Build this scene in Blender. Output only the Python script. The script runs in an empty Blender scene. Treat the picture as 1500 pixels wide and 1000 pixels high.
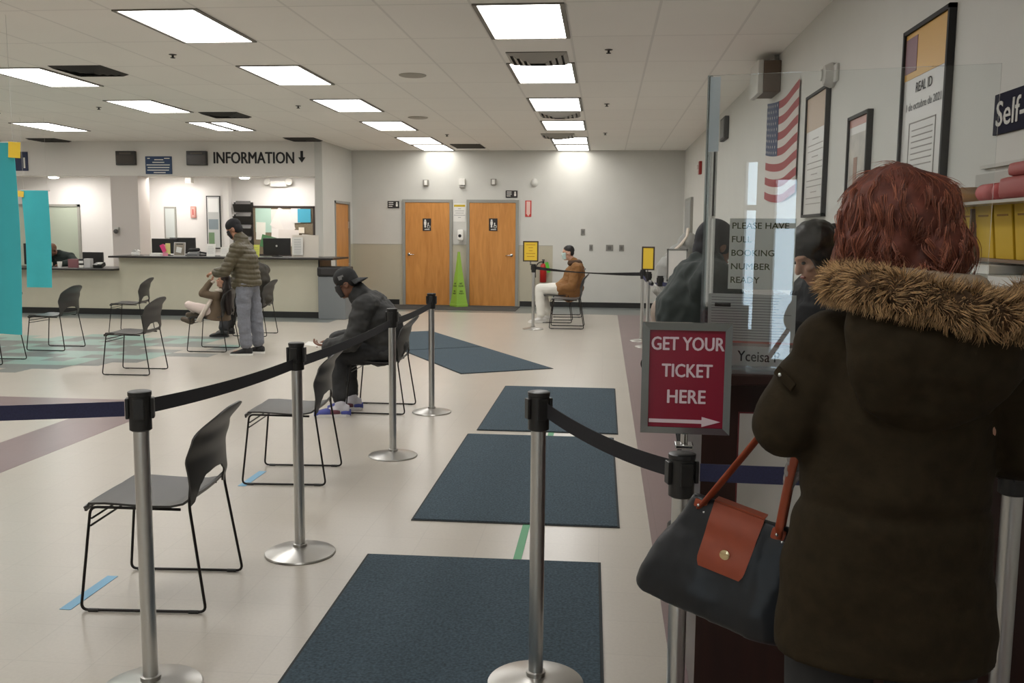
import bpy, bmesh, math, random
from mathutils import Vector as V, Matrix, noise
random.seed(7)
C = bpy.context.scene.collection
PI = math.pi

# ------------------------------------------------------------------ materials
def lin(c):
    return tuple((x/12.92 if x <= .04045 else ((x+.055)/1.055)**2.4) for x in [v/255 for v in c])
MATS = {}
def mat(name, rgb, rough=.5, metal=0., noise_amt=0., scale=20., bump=0., spec=None, trans=0., emit=None, coat=0.):
    if name in MATS: return MATS[name]
    m = bpy.data.materials.new(name); m.use_nodes = True
    nt = m.node_tree; b = nt.nodes['Principled BSDF']
    c = lin(rgb)
    b.inputs['Base Color'].default_value = (*c, 1)
    b.inputs['Roughness'].default_value = rough
    b.inputs['Metallic'].default_value = metal
    if spec is not None: b.inputs['Specular IOR Level'].default_value = spec
    if trans: b.inputs['Transmission Weight'].default_value = trans
    if coat: b.inputs['Coat Weight'].default_value = coat
    if emit:
        b.inputs['Emission Color'].default_value = (*emit[0], 1)
        b.inputs['Emission Strength'].default_value = emit[1]
    if noise_amt or bump:
        tc = nt.nodes.new('ShaderNodeTexCoord')
        n = nt.nodes.new('ShaderNodeTexNoise'); n.inputs['Scale'].default_value = scale; n.inputs['Detail'].default_value = 5
        nt.links.new(tc.outputs['Object'], n.inputs['Vector'])
        if noise_amt:
            r = nt.nodes.new('ShaderNodeValToRGB')
            r.color_ramp.elements[0].position = .3; r.color_ramp.elements[1].position = .7
            r.color_ramp.elements[0].color = (*[max(0, x*(1-noise_amt)) for x in c], 1)
            r.color_ramp.elements[1].color = (*[min(1, x*(1+noise_amt)) for x in c], 1)
            nt.links.new(n.outputs['Fac'], r.inputs['Fac']); nt.links.new(r.outputs['Color'], b.inputs['Base Color'])
        if bump:
            bp = nt.nodes.new('ShaderNodeBump'); bp.inputs['Strength'].default_value = bump; bp.inputs['Distance'].default_value = .01
            nt.links.new(n.outputs['Fac'], bp.inputs['Height']); nt.links.new(bp.outputs['Normal'], b.inputs['Normal'])
    MATS[name] = m
    return m

def wood(name, c1, c2, axis='X', scale=3., rough=.4):
    m = mat(name, c1, rough); nt = m.node_tree; b = nt.nodes['Principled BSDF']
    tc = nt.nodes.new('ShaderNodeTexCoord'); mp = nt.nodes.new('ShaderNodeMapping')
    mp.inputs['Scale'].default_value = (1, 1, .12) if axis == 'Z' else (.12, 1, 1)
    n = nt.nodes.new('ShaderNodeTexNoise'); n.inputs['Scale'].default_value = scale*6; n.inputs['Detail'].default_value = 6; n.inputs['Distortion'].default_value = 1.2
    r = nt.nodes.new('ShaderNodeValToRGB')
    r.color_ramp.elements[0].position = .3; r.color_ramp.elements[1].position = .72
    r.color_ramp.elements[0].color = (*lin(c1), 1); r.color_ramp.elements[1].color = (*lin(c2), 1)
    nt.links.new(tc.outputs['Object'], mp.inputs['Vector']); nt.links.new(mp.outputs['Vector'], n.inputs['Vector'])
    nt.links.new(n.outputs['Fac'], r.inputs['Fac']); nt.links.new(r.outputs['Color'], b.inputs['Base Color'])
    return m

def tiled(name, rgb, tx, ty, ox=0, oy=0, line=.012, dark=.72, rough=.35, var=.05, scale=60., linestr=1., speck=.06):
    """flat surface of tiles with thin joint lines in object X/Y"""
    m = mat(name, rgb, rough); nt = m.node_tree; b = nt.nodes['Principled BSDF']; L = nt.links.new
    tc = nt.nodes.new('ShaderNodeTexCoord'); sp = nt.nodes.new('ShaderNodeSeparateXYZ'); L(tc.outputs['Object'], sp.inputs[0])
    def mth(op, a, bb=None):
        n = nt.nodes.new('ShaderNodeMath'); n.operation = op
        for i, v in enumerate((a, bb)):
            if v is None: continue
            if isinstance(v, (int, float)): n.inputs[i].default_value = v
            else: L(v, n.inputs[i])
        return n.outputs[0]
    masks = []; cells = []
    for ax, t, o in (('X', tx, ox), ('Y', ty, oy)):
        u = mth('DIVIDE', mth('SUBTRACT', sp.outputs[ax], o), t)
        f = mth('FRACT', u); cells.append(mth('FLOOR', u))
        d = mth('ABSOLUTE', mth('SUBTRACT', f, .5))
        masks.append(mth('GREATER_THAN', d, .5-line/t/2))
    mask = mth('MAXIMUM', *masks)
    cx = nt.nodes.new('ShaderNodeCombineXYZ'); L(cells[0], cx.inputs[0]); L(cells[1], cx.inputs[1])
    wn = nt.nodes.new('ShaderNodeTexWhiteNoise'); wn.noise_dimensions = '2D'; L(cx.outputs[0], wn.inputs['Vector'])
    n = nt.nodes.new('ShaderNodeTexNoise'); n.inputs['Scale'].default_value = scale; n.inputs['Detail'].default_value = 4; L(tc.outputs['Object'], n.inputs['Vector'])
    n2 = nt.nodes.new('ShaderNodeTexNoise'); n2.inputs['Scale'].default_value = .9; n2.inputs['Detail'].default_value = 5; L(tc.outputs['Object'], n2.inputs['Vector'])
    val = mth('ADD', mth('ADD', 1-var/2-speck/2-.03, mth('MULTIPLY', wn.outputs['Value'], var)), mth('ADD', mth('MULTIPLY', n.outputs['Fac'], speck), mth('MULTIPLY', n2.outputs['Fac'], .06)))
    val = mth('MULTIPLY', val, mth('SUBTRACT', 1., mth('MULTIPLY', mask, (1-dark)*linestr)))
    mx = nt.nodes.new('ShaderNodeVectorMath'); mx.operation = 'SCALE'; mx.inputs[0].default_value = lin(rgb); L(val, mx.inputs['Scale'])
    L(mx.outputs[0], b.inputs['Base Color'])
    return m

# ------------------------------------------------------------------ mesh collector
class M:
    def __init__(s): s.v = []; s.f = []; s.mi = []; s.cur = 0
    def add(s, vs, fs):
        o = len(s.v); s.v += [V(p) for p in vs]
        for f in fs: s.f.append([i+o for i in f]); s.mi.append(s.cur)
        return s
    def box(s, c, d, rot=None, bev=0):
        x, y, z = [k/2 for k in d]; c = V(c)
        if bev > 0:
            b = min(bev, x*.9, y*.9, z*.9)
            bm = bmesh.new(); bmesh.ops.create_cube(bm, size=1)
            for v in bm.verts: v.co = V((v.co.x*d[0], v.co.y*d[1], v.co.z*d[2]))
            bmesh.ops.bevel(bm, geom=bm.edges[:], offset=b, segments=2, profile=.6, affect='EDGES')
            bm.verts.index_update()
            vs = [v.co.copy() for v in bm.verts]; fs = [[v.index for v in f.verts] for f in bm.faces]; bm.free()
        else:
            vs = [V((i*x, j*y, k*z)) for i in (-1, 1) for j in (-1, 1) for k in (-1, 1)]
            fs = [(0, 1, 3, 2), (4, 6, 7, 5), (0, 4, 5, 1), (2, 3, 7, 6), (0, 2, 6, 4), (1, 5, 7, 3)]
        if rot is not None: vs = [rot @ v for v in vs]
        return s.add([v+c for v in vs], fs)
    def rbox(s, x0, x1, y0, y1, z0, z1, bev=0):
        return s.box(((x0+x1)/2, (y0+y1)/2, (z0+z1)/2), (x1-x0, y1-y0, z1-z0), None, bev)
    def quad(s, a, b, c, d): return s.add([a, b, c, d], [(0, 1, 2, 3)])
    def lathe(s, prof, c=(0, 0, 0), n=32, R=None):
        c = V(c); vs = []; fs = []
        for r, z in prof:
            for i in range(n):
                a = 2*PI*i/n; p = V((r*math.cos(a), r*math.sin(a), z))
                vs.append((R @ p if R else p)+c)
        for k in range(len(prof)-1):
            for i in range(n):
                j = (i+1) % n; fs.append((k*n+i, k*n+j, (k+1)*n+j, (k+1)*n+i))
        fs.append(list(range(n))[::-1]); fs.append([(len(prof)-1)*n+i for i in range(n)])
        return s.add(vs, fs)
    def cyl(s, p0, p1, r0, r1=None, n=16):
        p0, p1 = V(p0), V(p1); r1 = r0 if r1 is None else r1
        R = (p1-p0).to_track_quat('Z', 'Y').to_matrix(); L = (p1-p0).length
        return s.lathe([(r0, 0), (r1, L)], p0, n, R)
    def tube(s, pts, r, n=8, ry=None, up=None):
        pts = [V(p) for p in pts]; vs = []; fs = []; N = len(pts); prev = None
        for i, p in enumerate(pts):
            t = (pts[min(i+1, N-1)]-pts[max(i-1, 0)]).normalized()
            if prev is None:
                a = V(up) if up else (V((0, 0, 1)) if abs(t.z) < .9 else V((1, 0, 0)))
            else: a = prev
            u = (a-t*a.dot(t)).normalized(); w = t.cross(u); prev = u
            rr = r[i] if isinstance(r, (list, tuple)) else r
            r2 = rr if ry is None else ry
            for k in range(n):
                an = 2*PI*k/n; vs.append(p+u*math.cos(an)*rr+w*math.sin(an)*r2)
        for i in range(N-1):
            for k in range(n):
                j = (k+1) % n; fs.append((i*n+k, i*n+j, (i+1)*n+j, (i+1)*n+k))
        fs.append(list(range(n))[::-1]); fs.append([(N-1)*n+k for k in range(n)])
        return s.add(vs, fs)
    def ball(s, c, r, n=14, R=None):
        if isinstance(r, (int, float)): r = (r, r, r)
        c = V(c); vs = []; fs = []; m = max(6, n*2//3)
        for k in range(1, m):
            th = PI*k/m
            for i in range(n):
                a = 2*PI*i/n
                p = V((r[0]*math.sin(th)*math.cos(a), r[1]*math.sin(th)*math.sin(a), r[2]*math.cos(th)))
                vs.append((R @ p if R else p)+c)
        p = V((0, 0, r[2])); top = len(vs); vs.append((R @ p if R else p)+c)
        p = -p; bot = len(vs); vs.append((R @ p if R else p)+c)
        for k in range(m-2):
            for i in range(n):
                j = (i+1) % n; fs.append((k*n+i, (k+1)*n+i, (k+1)*n+j, k*n+j))
        for i in range(n):
            j = (i+1) % n; fs.append((top, i, j)); fs.append((bot, (m-2)*n+j, (m-2)*n+i))
        return s.add(vs, fs)
    def cap(s, p0, p1, r0, r1=None, n=14):
        r1 = r0 if r1 is None else r1
        s.ball(p0, r0, n); s.ball(p1, r1, n); return s.cyl(p0, p1, r0, r1, n)
    def chain(s, pts, rs, n=14):
        for i in range(len(pts)-1): s.cap(pts[i], pts[i+1], rs[i], rs[i+1], n)
        return s
    def loft(s, rings, n=24):
        """rings: (centre, u vector, v vector) ellipses; rounded ends"""
        R = [(V(c), V(u), V(v)) for c, u, v in rings]
        vs = []; fs = []
        for c, u, v in R:
            for k in range(n):
                a = 2*PI*k/n; vs.append(c+u*math.cos(a)+v*math.sin(a))
        for i in range(len(R)-1):
            for k in range(n):
                j = (k+1) % n; fs.append((i*n+k, i*n+j, (i+1)*n+j, (i+1)*n+k))
        fs.append(list(range(n))[::-1]); fs.append([(len(R)-1)*n+k for k in range(n)])
        return s.add(vs, fs)
    def prism(s, poly, fn0, fn1):
        """poly: 2D outline; fn0/fn1 map (a,b) to the two faces"""
        n = len(poly); vs = [fn0(*p) for p in poly]+[fn1(*p) for p in poly]
        fs = [list(range(n))[::-1], [n+i for i in range(n)]]+[(i, (i+1) % n, n+(i+1) % n, n+i) for i in range(n)]
        return s.add(vs, fs)
    def grid(s, fn, nu, nv, keep=None):
        vs = [fn(i/nu, j/nv) for i in range(nu+1) for j in range(nv+1)]
        fs = []
        for i in range(nu):
            for j in range(nv):
                if keep and not keep((i+.5)/nu, (j+.5)/nv): continue
                fs.append((i*(nv+1)+j, (i+1)*(nv+1)+j, (i+1)*(nv+1)+j+1, i*(nv+1)+j+1))
        return s.add(vs, fs)
    def mesh(s, name):
        me = bpy.data.meshes.new(name); me.from_pydata([tuple(p) for p in s.v], [], s.f)
        return me

def recalc(me):
    bm = bmesh.new(); bm.from_mesh(me); bmesh.ops.recalc_face_normals(bm, faces=bm.faces[:]); bm.to_mesh(me); bm.free()

def obj(name, m, ma, parent=None, smooth=False, origin=None, mods=None):
    me = m.mesh(name) if isinstance(m, M) else m
    if isinstance(m, M):
        if not (isinstance(ma, (list, tuple))): ma_l = [ma]
        else: ma_l = list(ma)
        for a in ma_l: me.materials.append(a)
        if len(ma_l) > 1: me.polygons.foreach_set('material_index', m.mi)
        recalc(me)
    else:
        me.name = name
        me.materials.clear()
        me.materials.append(ma)
    if origin is not None: me.transform(Matrix.Translation(-V(origin)))
    if smooth:
        me.polygons.foreach_set('use_smooth', [True]*len(me.polygons))
        if smooth == 'auto':
            try: me.set_sharp_from_angle(angle=math.radians(35))
            except Exception: pass
    o = bpy.data.objects.new(name, me); C.objects.link(o)
    if parent is not None: o.parent = parent
    if origin is not None: o.location = origin
    return o

def tag(o, label, cat, group=None, kind=None):
    if label: o['label'] = label
    if cat: o['category'] = cat
    if group: o['group'] = group
    if kind: o['kind'] = kind
    return o
def thing(name, label, cat, loc=(0, 0, 0), rz=0, group=None):
    o = bpy.data.objects.new(name, None); C.objects.link(o); o.empty_display_size = .1
    o.location = loc; o.rotation_euler = (0, 0, rz); return tag(o, label, cat, group)
def struct(name, m, ma, label=None, smooth=False):
    o = obj(name, m, ma, None, smooth); o['kind'] = 'structure'
    if label: o['label'] = label
    return o
def copy_thing(root, label, loc, rz=None, group=None):
    r = root.copy(); C.objects.link(r); r.location = loc
    if rz is not None: r.rotation_euler = (0, 0, rz)
    r['label'] = label
    if group: r['group'] = group
    def rec(src, dst):
        for ch in src.children:
            c = ch.copy(); C.objects.link(c); c.parent = dst; rec(ch, c)
    rec(root, r)
    return r

def fuse(m, voxel=.008, smooth=4):
    """one continuous skin over overlapping closed shapes"""
    me = m.mesh('tmp'); recalc(me)
    o = bpy.data.objects.new('tmp', me); C.objects.link(o)
    md = o.modifiers.new('r', 'REMESH'); md.mode = 'VOXEL'; md.voxel_size = voxel
    if smooth:
        sm = o.modifiers.new('s', 'SMOOTH'); sm.factor = .5; sm.iterations = smooth
    dg = bpy.context.evaluated_depsgraph_get(); dg.update()
    out = bpy.data.meshes.new_from_object(o.evaluated_get(dg))
    bpy.data.objects.remove(o); bpy.data.meshes.remove(me)
    return out
def displace(me, fn):
    n = [v.normal.copy() for v in me.vertices]
    for v, k in zip(me.vertices, n):
        v.co = v.co + k*fn(v.co, k)
    me.update()
def wrinkle(amp, sc=(9, 9, 14), amp2=0):
    def f(p, n):
        q = V((p.x*sc[0], p.y*sc[1], p.z*sc[2]))
        return amp*noise.noise(q)+(amp2*noise.noise(q*2.7) if amp2 else 0)
    return f

def text(name, s, ma, loc, rot, width=None, height=None, size=.1, bold=0., parent=None, align='CENTER', ext=.001):
    cu = bpy.data.curves.new('t', 'FONT'); cu.body = s; cu.size = size; cu.align_x = align; cu.align_y = 'CENTER'
    cu.extrude = ext; cu.resolution_u = 3; cu.space_line = 1.
    o = bpy.data.objects.new('t', cu); C.objects.link(o)
    dg = bpy.context.evaluated_depsgraph_get(); dg.update()
    me = bpy.data.meshes.new_from_object(o.evaluated_get(dg)); bpy.data.objects.remove(o); bpy.data.curves.remove(cu)
    xs = [v.co.x for v in me.vertices]; ys = [v.co.y for v in me.vertices]
    w = max(xs)-min(xs); h = max(ys)-min(ys); cx = (max(xs)+min(xs))/2; cy = (max(ys)+min(ys))/2
    kx = width/w if width else (height/h if height else 1); ky = height/h if height else kx
    for v in me.vertices: v.co = V(((v.co.x-(cx if align == 'CENTER' else min(xs)))*kx, (v.co.y-cy)*ky, v.co.z))
    if bold:
        bb = bold*(max(v.co.y for v in me.vertices)-min(v.co.y for v in me.vertices))*.9
        bm = bmesh.new()
        for dx, dy, dz in ((0, 0, 0), (bb, 0, .00004), (-bb, 0, .00008), (0, bb*.6, .00012), (0, -bb*.6, .00016)):
            n0 = len(bm.verts); bm.from_mesh(me); bm.verts.ensure_lookup_table()
            for v in bm.verts[n0:]: v.co += V((dx, dy, dz))
        bm.to_mesh(me); bm.free()
    me.transform(Matrix.Translation(V(loc)) @ rot.to_4x4())
    return obj(name, me, ma, parent)
def RX(d): return Matrix.Rotation(math.radians(d), 3, 'X')
def RY(d): return Matrix.Rotation(math.radians(d), 3, 'Y')
def RZ(d): return Matrix.Rotation(math.radians(d), 3, 'Z')
FACE = RX(90)                      # text standing up, read while looking along +Y
SIDE = RZ(-90) @ RX(90)            # text on the right-hand wall, read while looking along +X

def arc(p, c, q, n=6):
    p, c, q = V(p), V(c), V(q); return [(p*(1-t)**2+c*2*t*(1-t)+q*t*t) for t in [i/n for i in range(n+1)]]
def rounded(pts, r, n=5):
    pts = [V(p) for p in pts]; out = [pts[0]]
    for i in range(1, len(pts)-1):
        a, b, c = pts[i-1], pts[i], pts[i+1]
        d1 = min(r, (a-b).length*.45); d2 = min(r, (c-b).length*.45)
        out += arc(b+(a-b).normalized()*d1, b, b+(c-b).normalized()*d2, n)
    return out+[pts[-1]]

# shared materials
m_black = mat('black_plastic', (34, 33, 32), .42)
m_chair = mat('charcoal_plastic', (54, 52, 50), .40, bump=.05, scale=300)
m_rod = mat('dark_rod', (40, 37, 36), .35, .6)
m_chrome = mat('polished_steel', (200, 200, 200), .18, 1.)
m_brush = mat('brushed_steel', (206, 206, 204), .34, 1.)
m_belt = mat('black_webbing', (30, 29, 33), .75, noise_amt=.15, scale=200)
m_beltb = mat('navy_webbing', (46, 48, 80), .75, noise_amt=.15, scale=200)
m_white = mat('white_paper', (232, 230, 224), .7)
m_grey = mat('grey_paper', (196, 194, 188), .7)
m_ink = mat('dark_ink', (34, 33, 34), .7)
m_yel = mat('yellow_paper', (250, 212, 66), .7)
m_wallw = mat('white_wall_paint', (207, 206, 200), .6, noise_amt=.02, scale=3)
m_beige = mat('beige_wall_paint', (186, 180, 160), .6, noise_amt=.02, scale=3)
m_bb = mat('black_rubber_base', (34, 34, 33), .5)
m_wooddoor = wood('amber_wood_veneer', (190, 126, 58), (212, 148, 76), 'Z', 2., .38)
m_frame = mat('grey_door_frame', (150, 149, 142), .45)

EXPOSURE, LAMP, OFFICE_FILL = 0.0, 10.1, 50.
FILL_LAMPS = [('overhead behind the viewpoint', -.68, .39), ('overhead left behind the viewpoint', -3.5, .39), ('just outside the view above the nearest mat', -.68, 5.27), ('just outside the view above the nearest black chair', -3.5, 5.27), ('outside the view above the left waiting area', -6.32, 7.71),
             ('overhead left of the viewpoint', -3.5, 2.83), ('outside the view left of the nearest chairs', -6.32, 5.27), ('outside the view far left of the nearest chairs', -6.32, 2.83),
             ('outside the view beyond the large teal banner', -9.3, 7.71), ('outside the view beyond the left waiting area', -9.3, 10.15), ('outside the view at far left of the waiting area', -9.3, 12.59), ('outside the view at far left beside the counter', -12.1, 12.59), ('outside the view at far left by the low counter', -12.1, 15.03)]  # panels out of view, added to light the foreground and left side
# ================================================================= camera
f_px, pitch, yaw, roll, hc = 1356.2, .1182, -.0985, .0082, 1.5808
fw = V((math.sin(yaw)*math.cos(pitch), math.cos(yaw)*math.cos(pitch), -math.sin(pitch)))
rt = V((math.cos(yaw), -math.sin(yaw), 0)); up = rt.cross(fw)
r2 = rt*math.cos(roll)+up*math.sin(roll); u2 = -rt*math.sin(roll)+up*math.cos(roll)
cam = bpy.data.cameras.new('camera'); co = bpy.data.objects.new('camera', cam); C.objects.link(co)
mw = Matrix.Identity(4)
for i, a in enumerate((r2, u2, -fw)):
    for k in range(3): mw[k][i] = a[k]
mw[2][3] = hc; co.matrix_world = mw
cam.sensor_width = 36; cam.lens = 36*f_px/1500; cam.clip_start = .05
sc = bpy.context.scene; sc.camera = co
sc.view_settings.view_transform = 'Standard'; sc.view_settings.look = 'None'; sc.view_settings.gamma = 1
sc.view_settings.exposure = EXPOSURE
w = bpy.data.worlds.new('sky'); sc.world = w; w.use_nodes = True
w.node_tree.nodes['Background'].inputs[0].default_value = (.72, .86, 1, 1); w.node_tree.nodes['Background'].inputs[1].default_value = 9

# ================================================================= shell
X0, X1, Y0, Y1, H = -13., 1.61, -1.5, 19.6, 3.264
m_floor = tiled('beige_floor_tile', (182, 175, 164), .305, .305, 0, 0, .004, .9, .3, .03, 70, 1., .16)
m_purple = tiled('mauve_floor_tile', (128, 108, 108), .305, .305, 0, 0, .004, .85, .3, .05, 70, 1., .12)
m_tgrey = tiled('grey_floor_tile', (116, 121, 119), .305, .305, 0, 0, .004, .9, .3, .05, 70, 1., .12)
m_teal = tiled('pale_teal_floor_tile', (138, 170, 160), .305, .305, 0, 0, .004, .9, .3, .05, 70, 1., .1)
fl = M()
fl.rbox(X0-.2, X1+.2, Y0-.2, Y1+.2, -.15, 0)
def inlay(mi, poly, z=.0008):
    fl.cur = mi; fl.prism(poly, lambda a, b: V((a, b, -.01)), lambda a, b: V((a, b, z))); fl.cur = 0
def rect(x0, x1, y0, y1): return [(x0, y0), (x1, y0), (x1, y1), (x0, y1)]
inlay(1, rect(.27, X1, Y0, 17.9))
inlay(1, rect(-4.42, -3.87, Y0, 7.55)); inlay(1, rect(-9.5, -3.87, 7.55, 8.08))
inlay(2, rect(-5.0, X1, 17.9, 19.6)); inlay(2, rect(-13., -4.7, 15.45, 16.3))
random.seed(3)
T = .305
for i in range(int(-8.9/T), int(-5.1/T)):
    for j in range(int(9.3/T), int(13.4/T)):
        x = (i+.5)*T; y = (j+.5)*T
        ph = y-.32*math.sin(x*4.1)-.25*(x+7)
        if x > -5.5 and abs(ph-11.3) > .6: continue
        k = (ph-9.7)/.42
        if 0 <= k < 8:
            kk = int(k) % 4
            if kk in (0, 2): inlay(2, rect(x-T/2, x+T/2, y-T/2, y+T/2))
            elif kk == 1: inlay(3, rect(x-T/2, x+T/2, y-T/2, y+T/2))
            elif x < -6.2: inlay(3, rect(x-T/2, x+T/2, y-T/2, y+T/2))
struct('floor', fl, [m_floor, m_purple, m_tgrey, m_teal], 'speckled beige floor tiles with mauve, grey and teal inlaid bands')
m_ceil = tiled('ceiling_tile', (246, 243, 236), .705, 1.22, -.68+.3525, 7.1-.02, .022, .86, .75, .03, 140, 1., .06)
cl = M().rbox(X0-.2, X1+.2, Y0-.2, Y1+.2, H, H+.15)
struct('ceiling', cl, m_ceil, 'dropped ceiling of pale square-edged acoustic tiles')
struct('wall_right', M().rbox(X1, X1+.15, Y0-.2, Y1+.2, 0, H), m_wallw)
struct('wall_left', M().rbox(X0-.15, X0, Y0-.2, Y1+.2, 0, H), m_wallw)
# back wall with a beige lower part left of the chairs
bw = M(); bw.rbox(-5.4, X1, Y1, Y1+.15, 0, H); bw.rbox(X0, -5.55, Y1, Y1+.15, 0, H)
bw.cur = 1; bw.rbox(-5.4, -1.09, Y1-.006, Y1, 0, 1.29)
bw.cur = 2; bw.rbox(-5.4, -1.09, Y1-.010, Y1, 1.285, 1.297)
struct('wall_back', bw, [m_wallw, m_beige, mat('pale_trim', (170, 168, 160), .5)], 'pale back wall with beige lower panel beside the doors')
# wall behind the viewpoint, with two tall window lights
wf = M(); holes = [(-.83, -.72, .82, 2.14), (-.60, -.42, .6, 2.0)]
xs = sorted([X0, X1]+[h[i] for h in holes for i in (0, 1)])
for a, b in zip(xs[:-1], xs[1:]):
    hh = [h for h in holes if h[0] <= a+1e-6 and h[1] >= b-1e-6]
    if hh: wf.rbox(a, b, Y0-.12, Y0, 0, hh[0][2]); wf.rbox(a, b, Y0-.12, Y0, hh[0][3], H)
    else: wf.rbox(a, b, Y0-.12, Y0, 0, H)
struct('wall_front', wf, m_wallw)
m_alu = mat('window_aluminium', (120, 120, 118), .35, .9)
m_glass = mat('clear_glass', (240, 246, 246), .01, trans=1.)
for k, h in enumerate(holes):
    g = M(); t = .012
    g.rbox(h[0], h[1], Y0-.08, Y0-.02, h[2], h[2]+t); g.rbox(h[0], h[1], Y0-.08, Y0-.02, h[3]-t, h[3])
    g.rbox(h[0], h[0]+t, Y0-.08, Y0-.02, h[2], h[3]); g.rbox(h[1]-t, h[1], Y0-.08, Y0-.02, h[2], h[3])
    zz = h[3]-.36; g.rbox(h[0], h[1], Y0-.08, Y0-.02, zz-.02, zz+.02)
    o = struct('window_%d' % (k+1), g, m_alu)
    obj('pane', M().rbox(h[0], h[1], Y0-.055, Y0-.047, h[2], h[3]), m_glass, o)
# soffit, office behind the information counter
struct('wall_soffit', M().rbox(X0, -5.55, 17.5, 17.62, 2.6, H).rbox(X0, -5.55, 17.62, 18.0, 2.6, 2.66), mat('soffit_paint', (228, 224, 218), .6), 'white soffit wall above the information counter')
struct('ceiling_office', M().rbox(X0, -5.5, 18.0, Y1, 2.66, 2.72), mat('office_ceiling', (225, 222, 215), .8))
m_office = mat('office_wall_paint', (226, 223, 220), .6)
ow = M(); ow.rbox(X0, -5.5, 18.9, 19.0, 0, 2.66); ow.rbox(-8.45, -7.78, 18.72, 18.9, 0, 2.66)
struct('wall_office', ow, m_office)
struct('wall_pillar', M().rbox(-9.66, -9.10, 17.5, 17.95, 0, 2.6), mat('pillar_paint', (206, 198, 192), .6), 'white pillar between the two counters')
pw = M()                                                       # side wall with the wooden door
DY0, DY1, DH = 18.29, 19.39, 2.17
pw.rbox(-5.55, -5.4, 17.5, DY0, 0, H); pw.rbox(-5.55, -5.4, DY1, Y1, 0, H); pw.rbox(-5.55, -5.4, DY0, DY1, DH, H); pw.rbox(-5.55, -5.5, DY0, DY1, 0, DH)
pw.cur = 1; pw.rbox(-5.4, -5.394, DY1+.06, Y1, .0, 1.29); pw.cur = 0
struct('wall_partition', pw, [m_wallw, m_beige])
def base(name, x0, x1, y0, y1, h=.11): return struct(name, M().rbox(x0, x1, y0, y1, 0, h), m_bb)
base('baseboard_back', -1.78, X1, Y1-.015, Y1); base('baseboard_side', -5.4, -4.38, Y1-.022, Y1-.006)
base('baseboard_partition', -5.4, -5.385, 17.5, DY0-.06)
base('baseboard_right', X1-.012, X1, 5., Y1)

# ---- doors
def lever(parent, x, y, z, s, axis='Y'):
    h = M(); h.cyl((x, y, z), (x, y-.012, z), .032, n=20); h.cyl((x, y-.012, z), (x, y-.05, z), .011)
    h.tube(rounded([(x, y-.05, z), (x+s*.02, y-.052, z), (x+s*.12, y-.045, z-.006)], .01), .010)
    obj('door_handle', h, m_chrome, parent, True)
def rest_door(n, x0, x1, hx, s, lab):
    y = Y1
    fr = M(); w_ = .06
    fr.rbox(x0-w_, x0, y-.05, y-.0, 0, 2.18); fr.rbox(x1, x1+w_, y-.05, y-.0, 0, 2.18); fr.rbox(x0-w_, x1+w_, y-.05, y, 2.18, 2.18+w_)
    o = struct('door_%d' % n, fr, m_frame, lab)
    obj('door_leaf', M().rbox(x0+.004, x1-.004, y-.04, y-.002, .006, 2.175), m_wooddoor, o)
    lever(o, hx, y-.04, 1.08, s)
    return o
d1 = rest_door(1, -4.24, -3.285, -4.16, 1, 'wooden restroom door left of the green cone')
d2 = rest_door(2, -2.86, -1.875, -1.96, -1, 'wooden restroom door right of the green cone')
fr = M()
for a, b, z0, z1 in ((DY0, DY0+.05, 0, DH), (DY1-.05, DY1, 0, DH), (DY0, DY1, DH-.05, DH)): fr.rbox(-5.52, -5.385, a, b, z0, z1)
d3 = struct('door_3', fr, m_frame, 'wooden door in the side wall beside the information counter')
obj('door_leaf', M().rbox(-5.46, -5.42, DY0+.05, DY1-.05, 0, DH-.05), m_wooddoor, d3)
hg = M(); hg.rbox(-5.425, -5.4, DY1-.07, DY1-.045, 1.62, 1.76); hg.rbox(-5.425, -5.4, DY1-.07, DY1-.045, .75, .89); obj('hinge', hg, m_brush, d3)

# ================================================================= ceiling lights
m_lamp = mat('lit_diffuser', (250, 250, 245), .5, emit=((1., .988, .965), LAMP))
m_lfr = mat('light_frame', (120, 116, 108), .5)
m_lampd = mat('lit_diffuser_dim', (250, 250, 245), .5, emit=((1., .965, .91), LAMP*.72))
def lamp(split=False, dim=False):
    t = thing('ceiling_light', '', 'ceiling light')
    a, b = .31, .61
    fr = M()
    for x0_, x1_, y0_, y1_ in ((-a-.035, -a, -b, b), (a, a+.035, -b, b), (-a-.035, a+.035, -b-.012, -b), (-a-.035, a+.035, b, b+.012)): fr.rbox(x0_, x1_, y0_, y1_, -.012, 0)
    obj('frame', fr, m_lfr, t)
    if split:
        for s in (-1, 1): obj('diffuser', M().rbox(min(s*.06, s*a), max(s*.06, s*a), -b, b, -.006, -.001), m_lamp, t)
        obj('divider', M().rbox(-.06, .06, -b, b, -.006, -.001), m_lfr, t)
    else: obj('diffuser', M().rbox(-a, a, -b, b, -.006, -.001), m_lampd if dim else m_lamp, t)
    return t
L0 = lamp(); Ls = lamp(True); Ld = lamp(False, True); used = set()
ordn = ['nearest', 'second nearest', 'third nearest', 'fourth nearest', 'fifth nearest', 'farthest']
cols = {-.68: ('middle column above the floor mats', range(0, 6)), -3.5: ('column above the black chairs', range(0, 6)),
        -6.32: ('column over the left waiting area', range(1, 4)), -9.3: ('leftmost column near the information counter', range(3, 4))}
first = True
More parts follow.
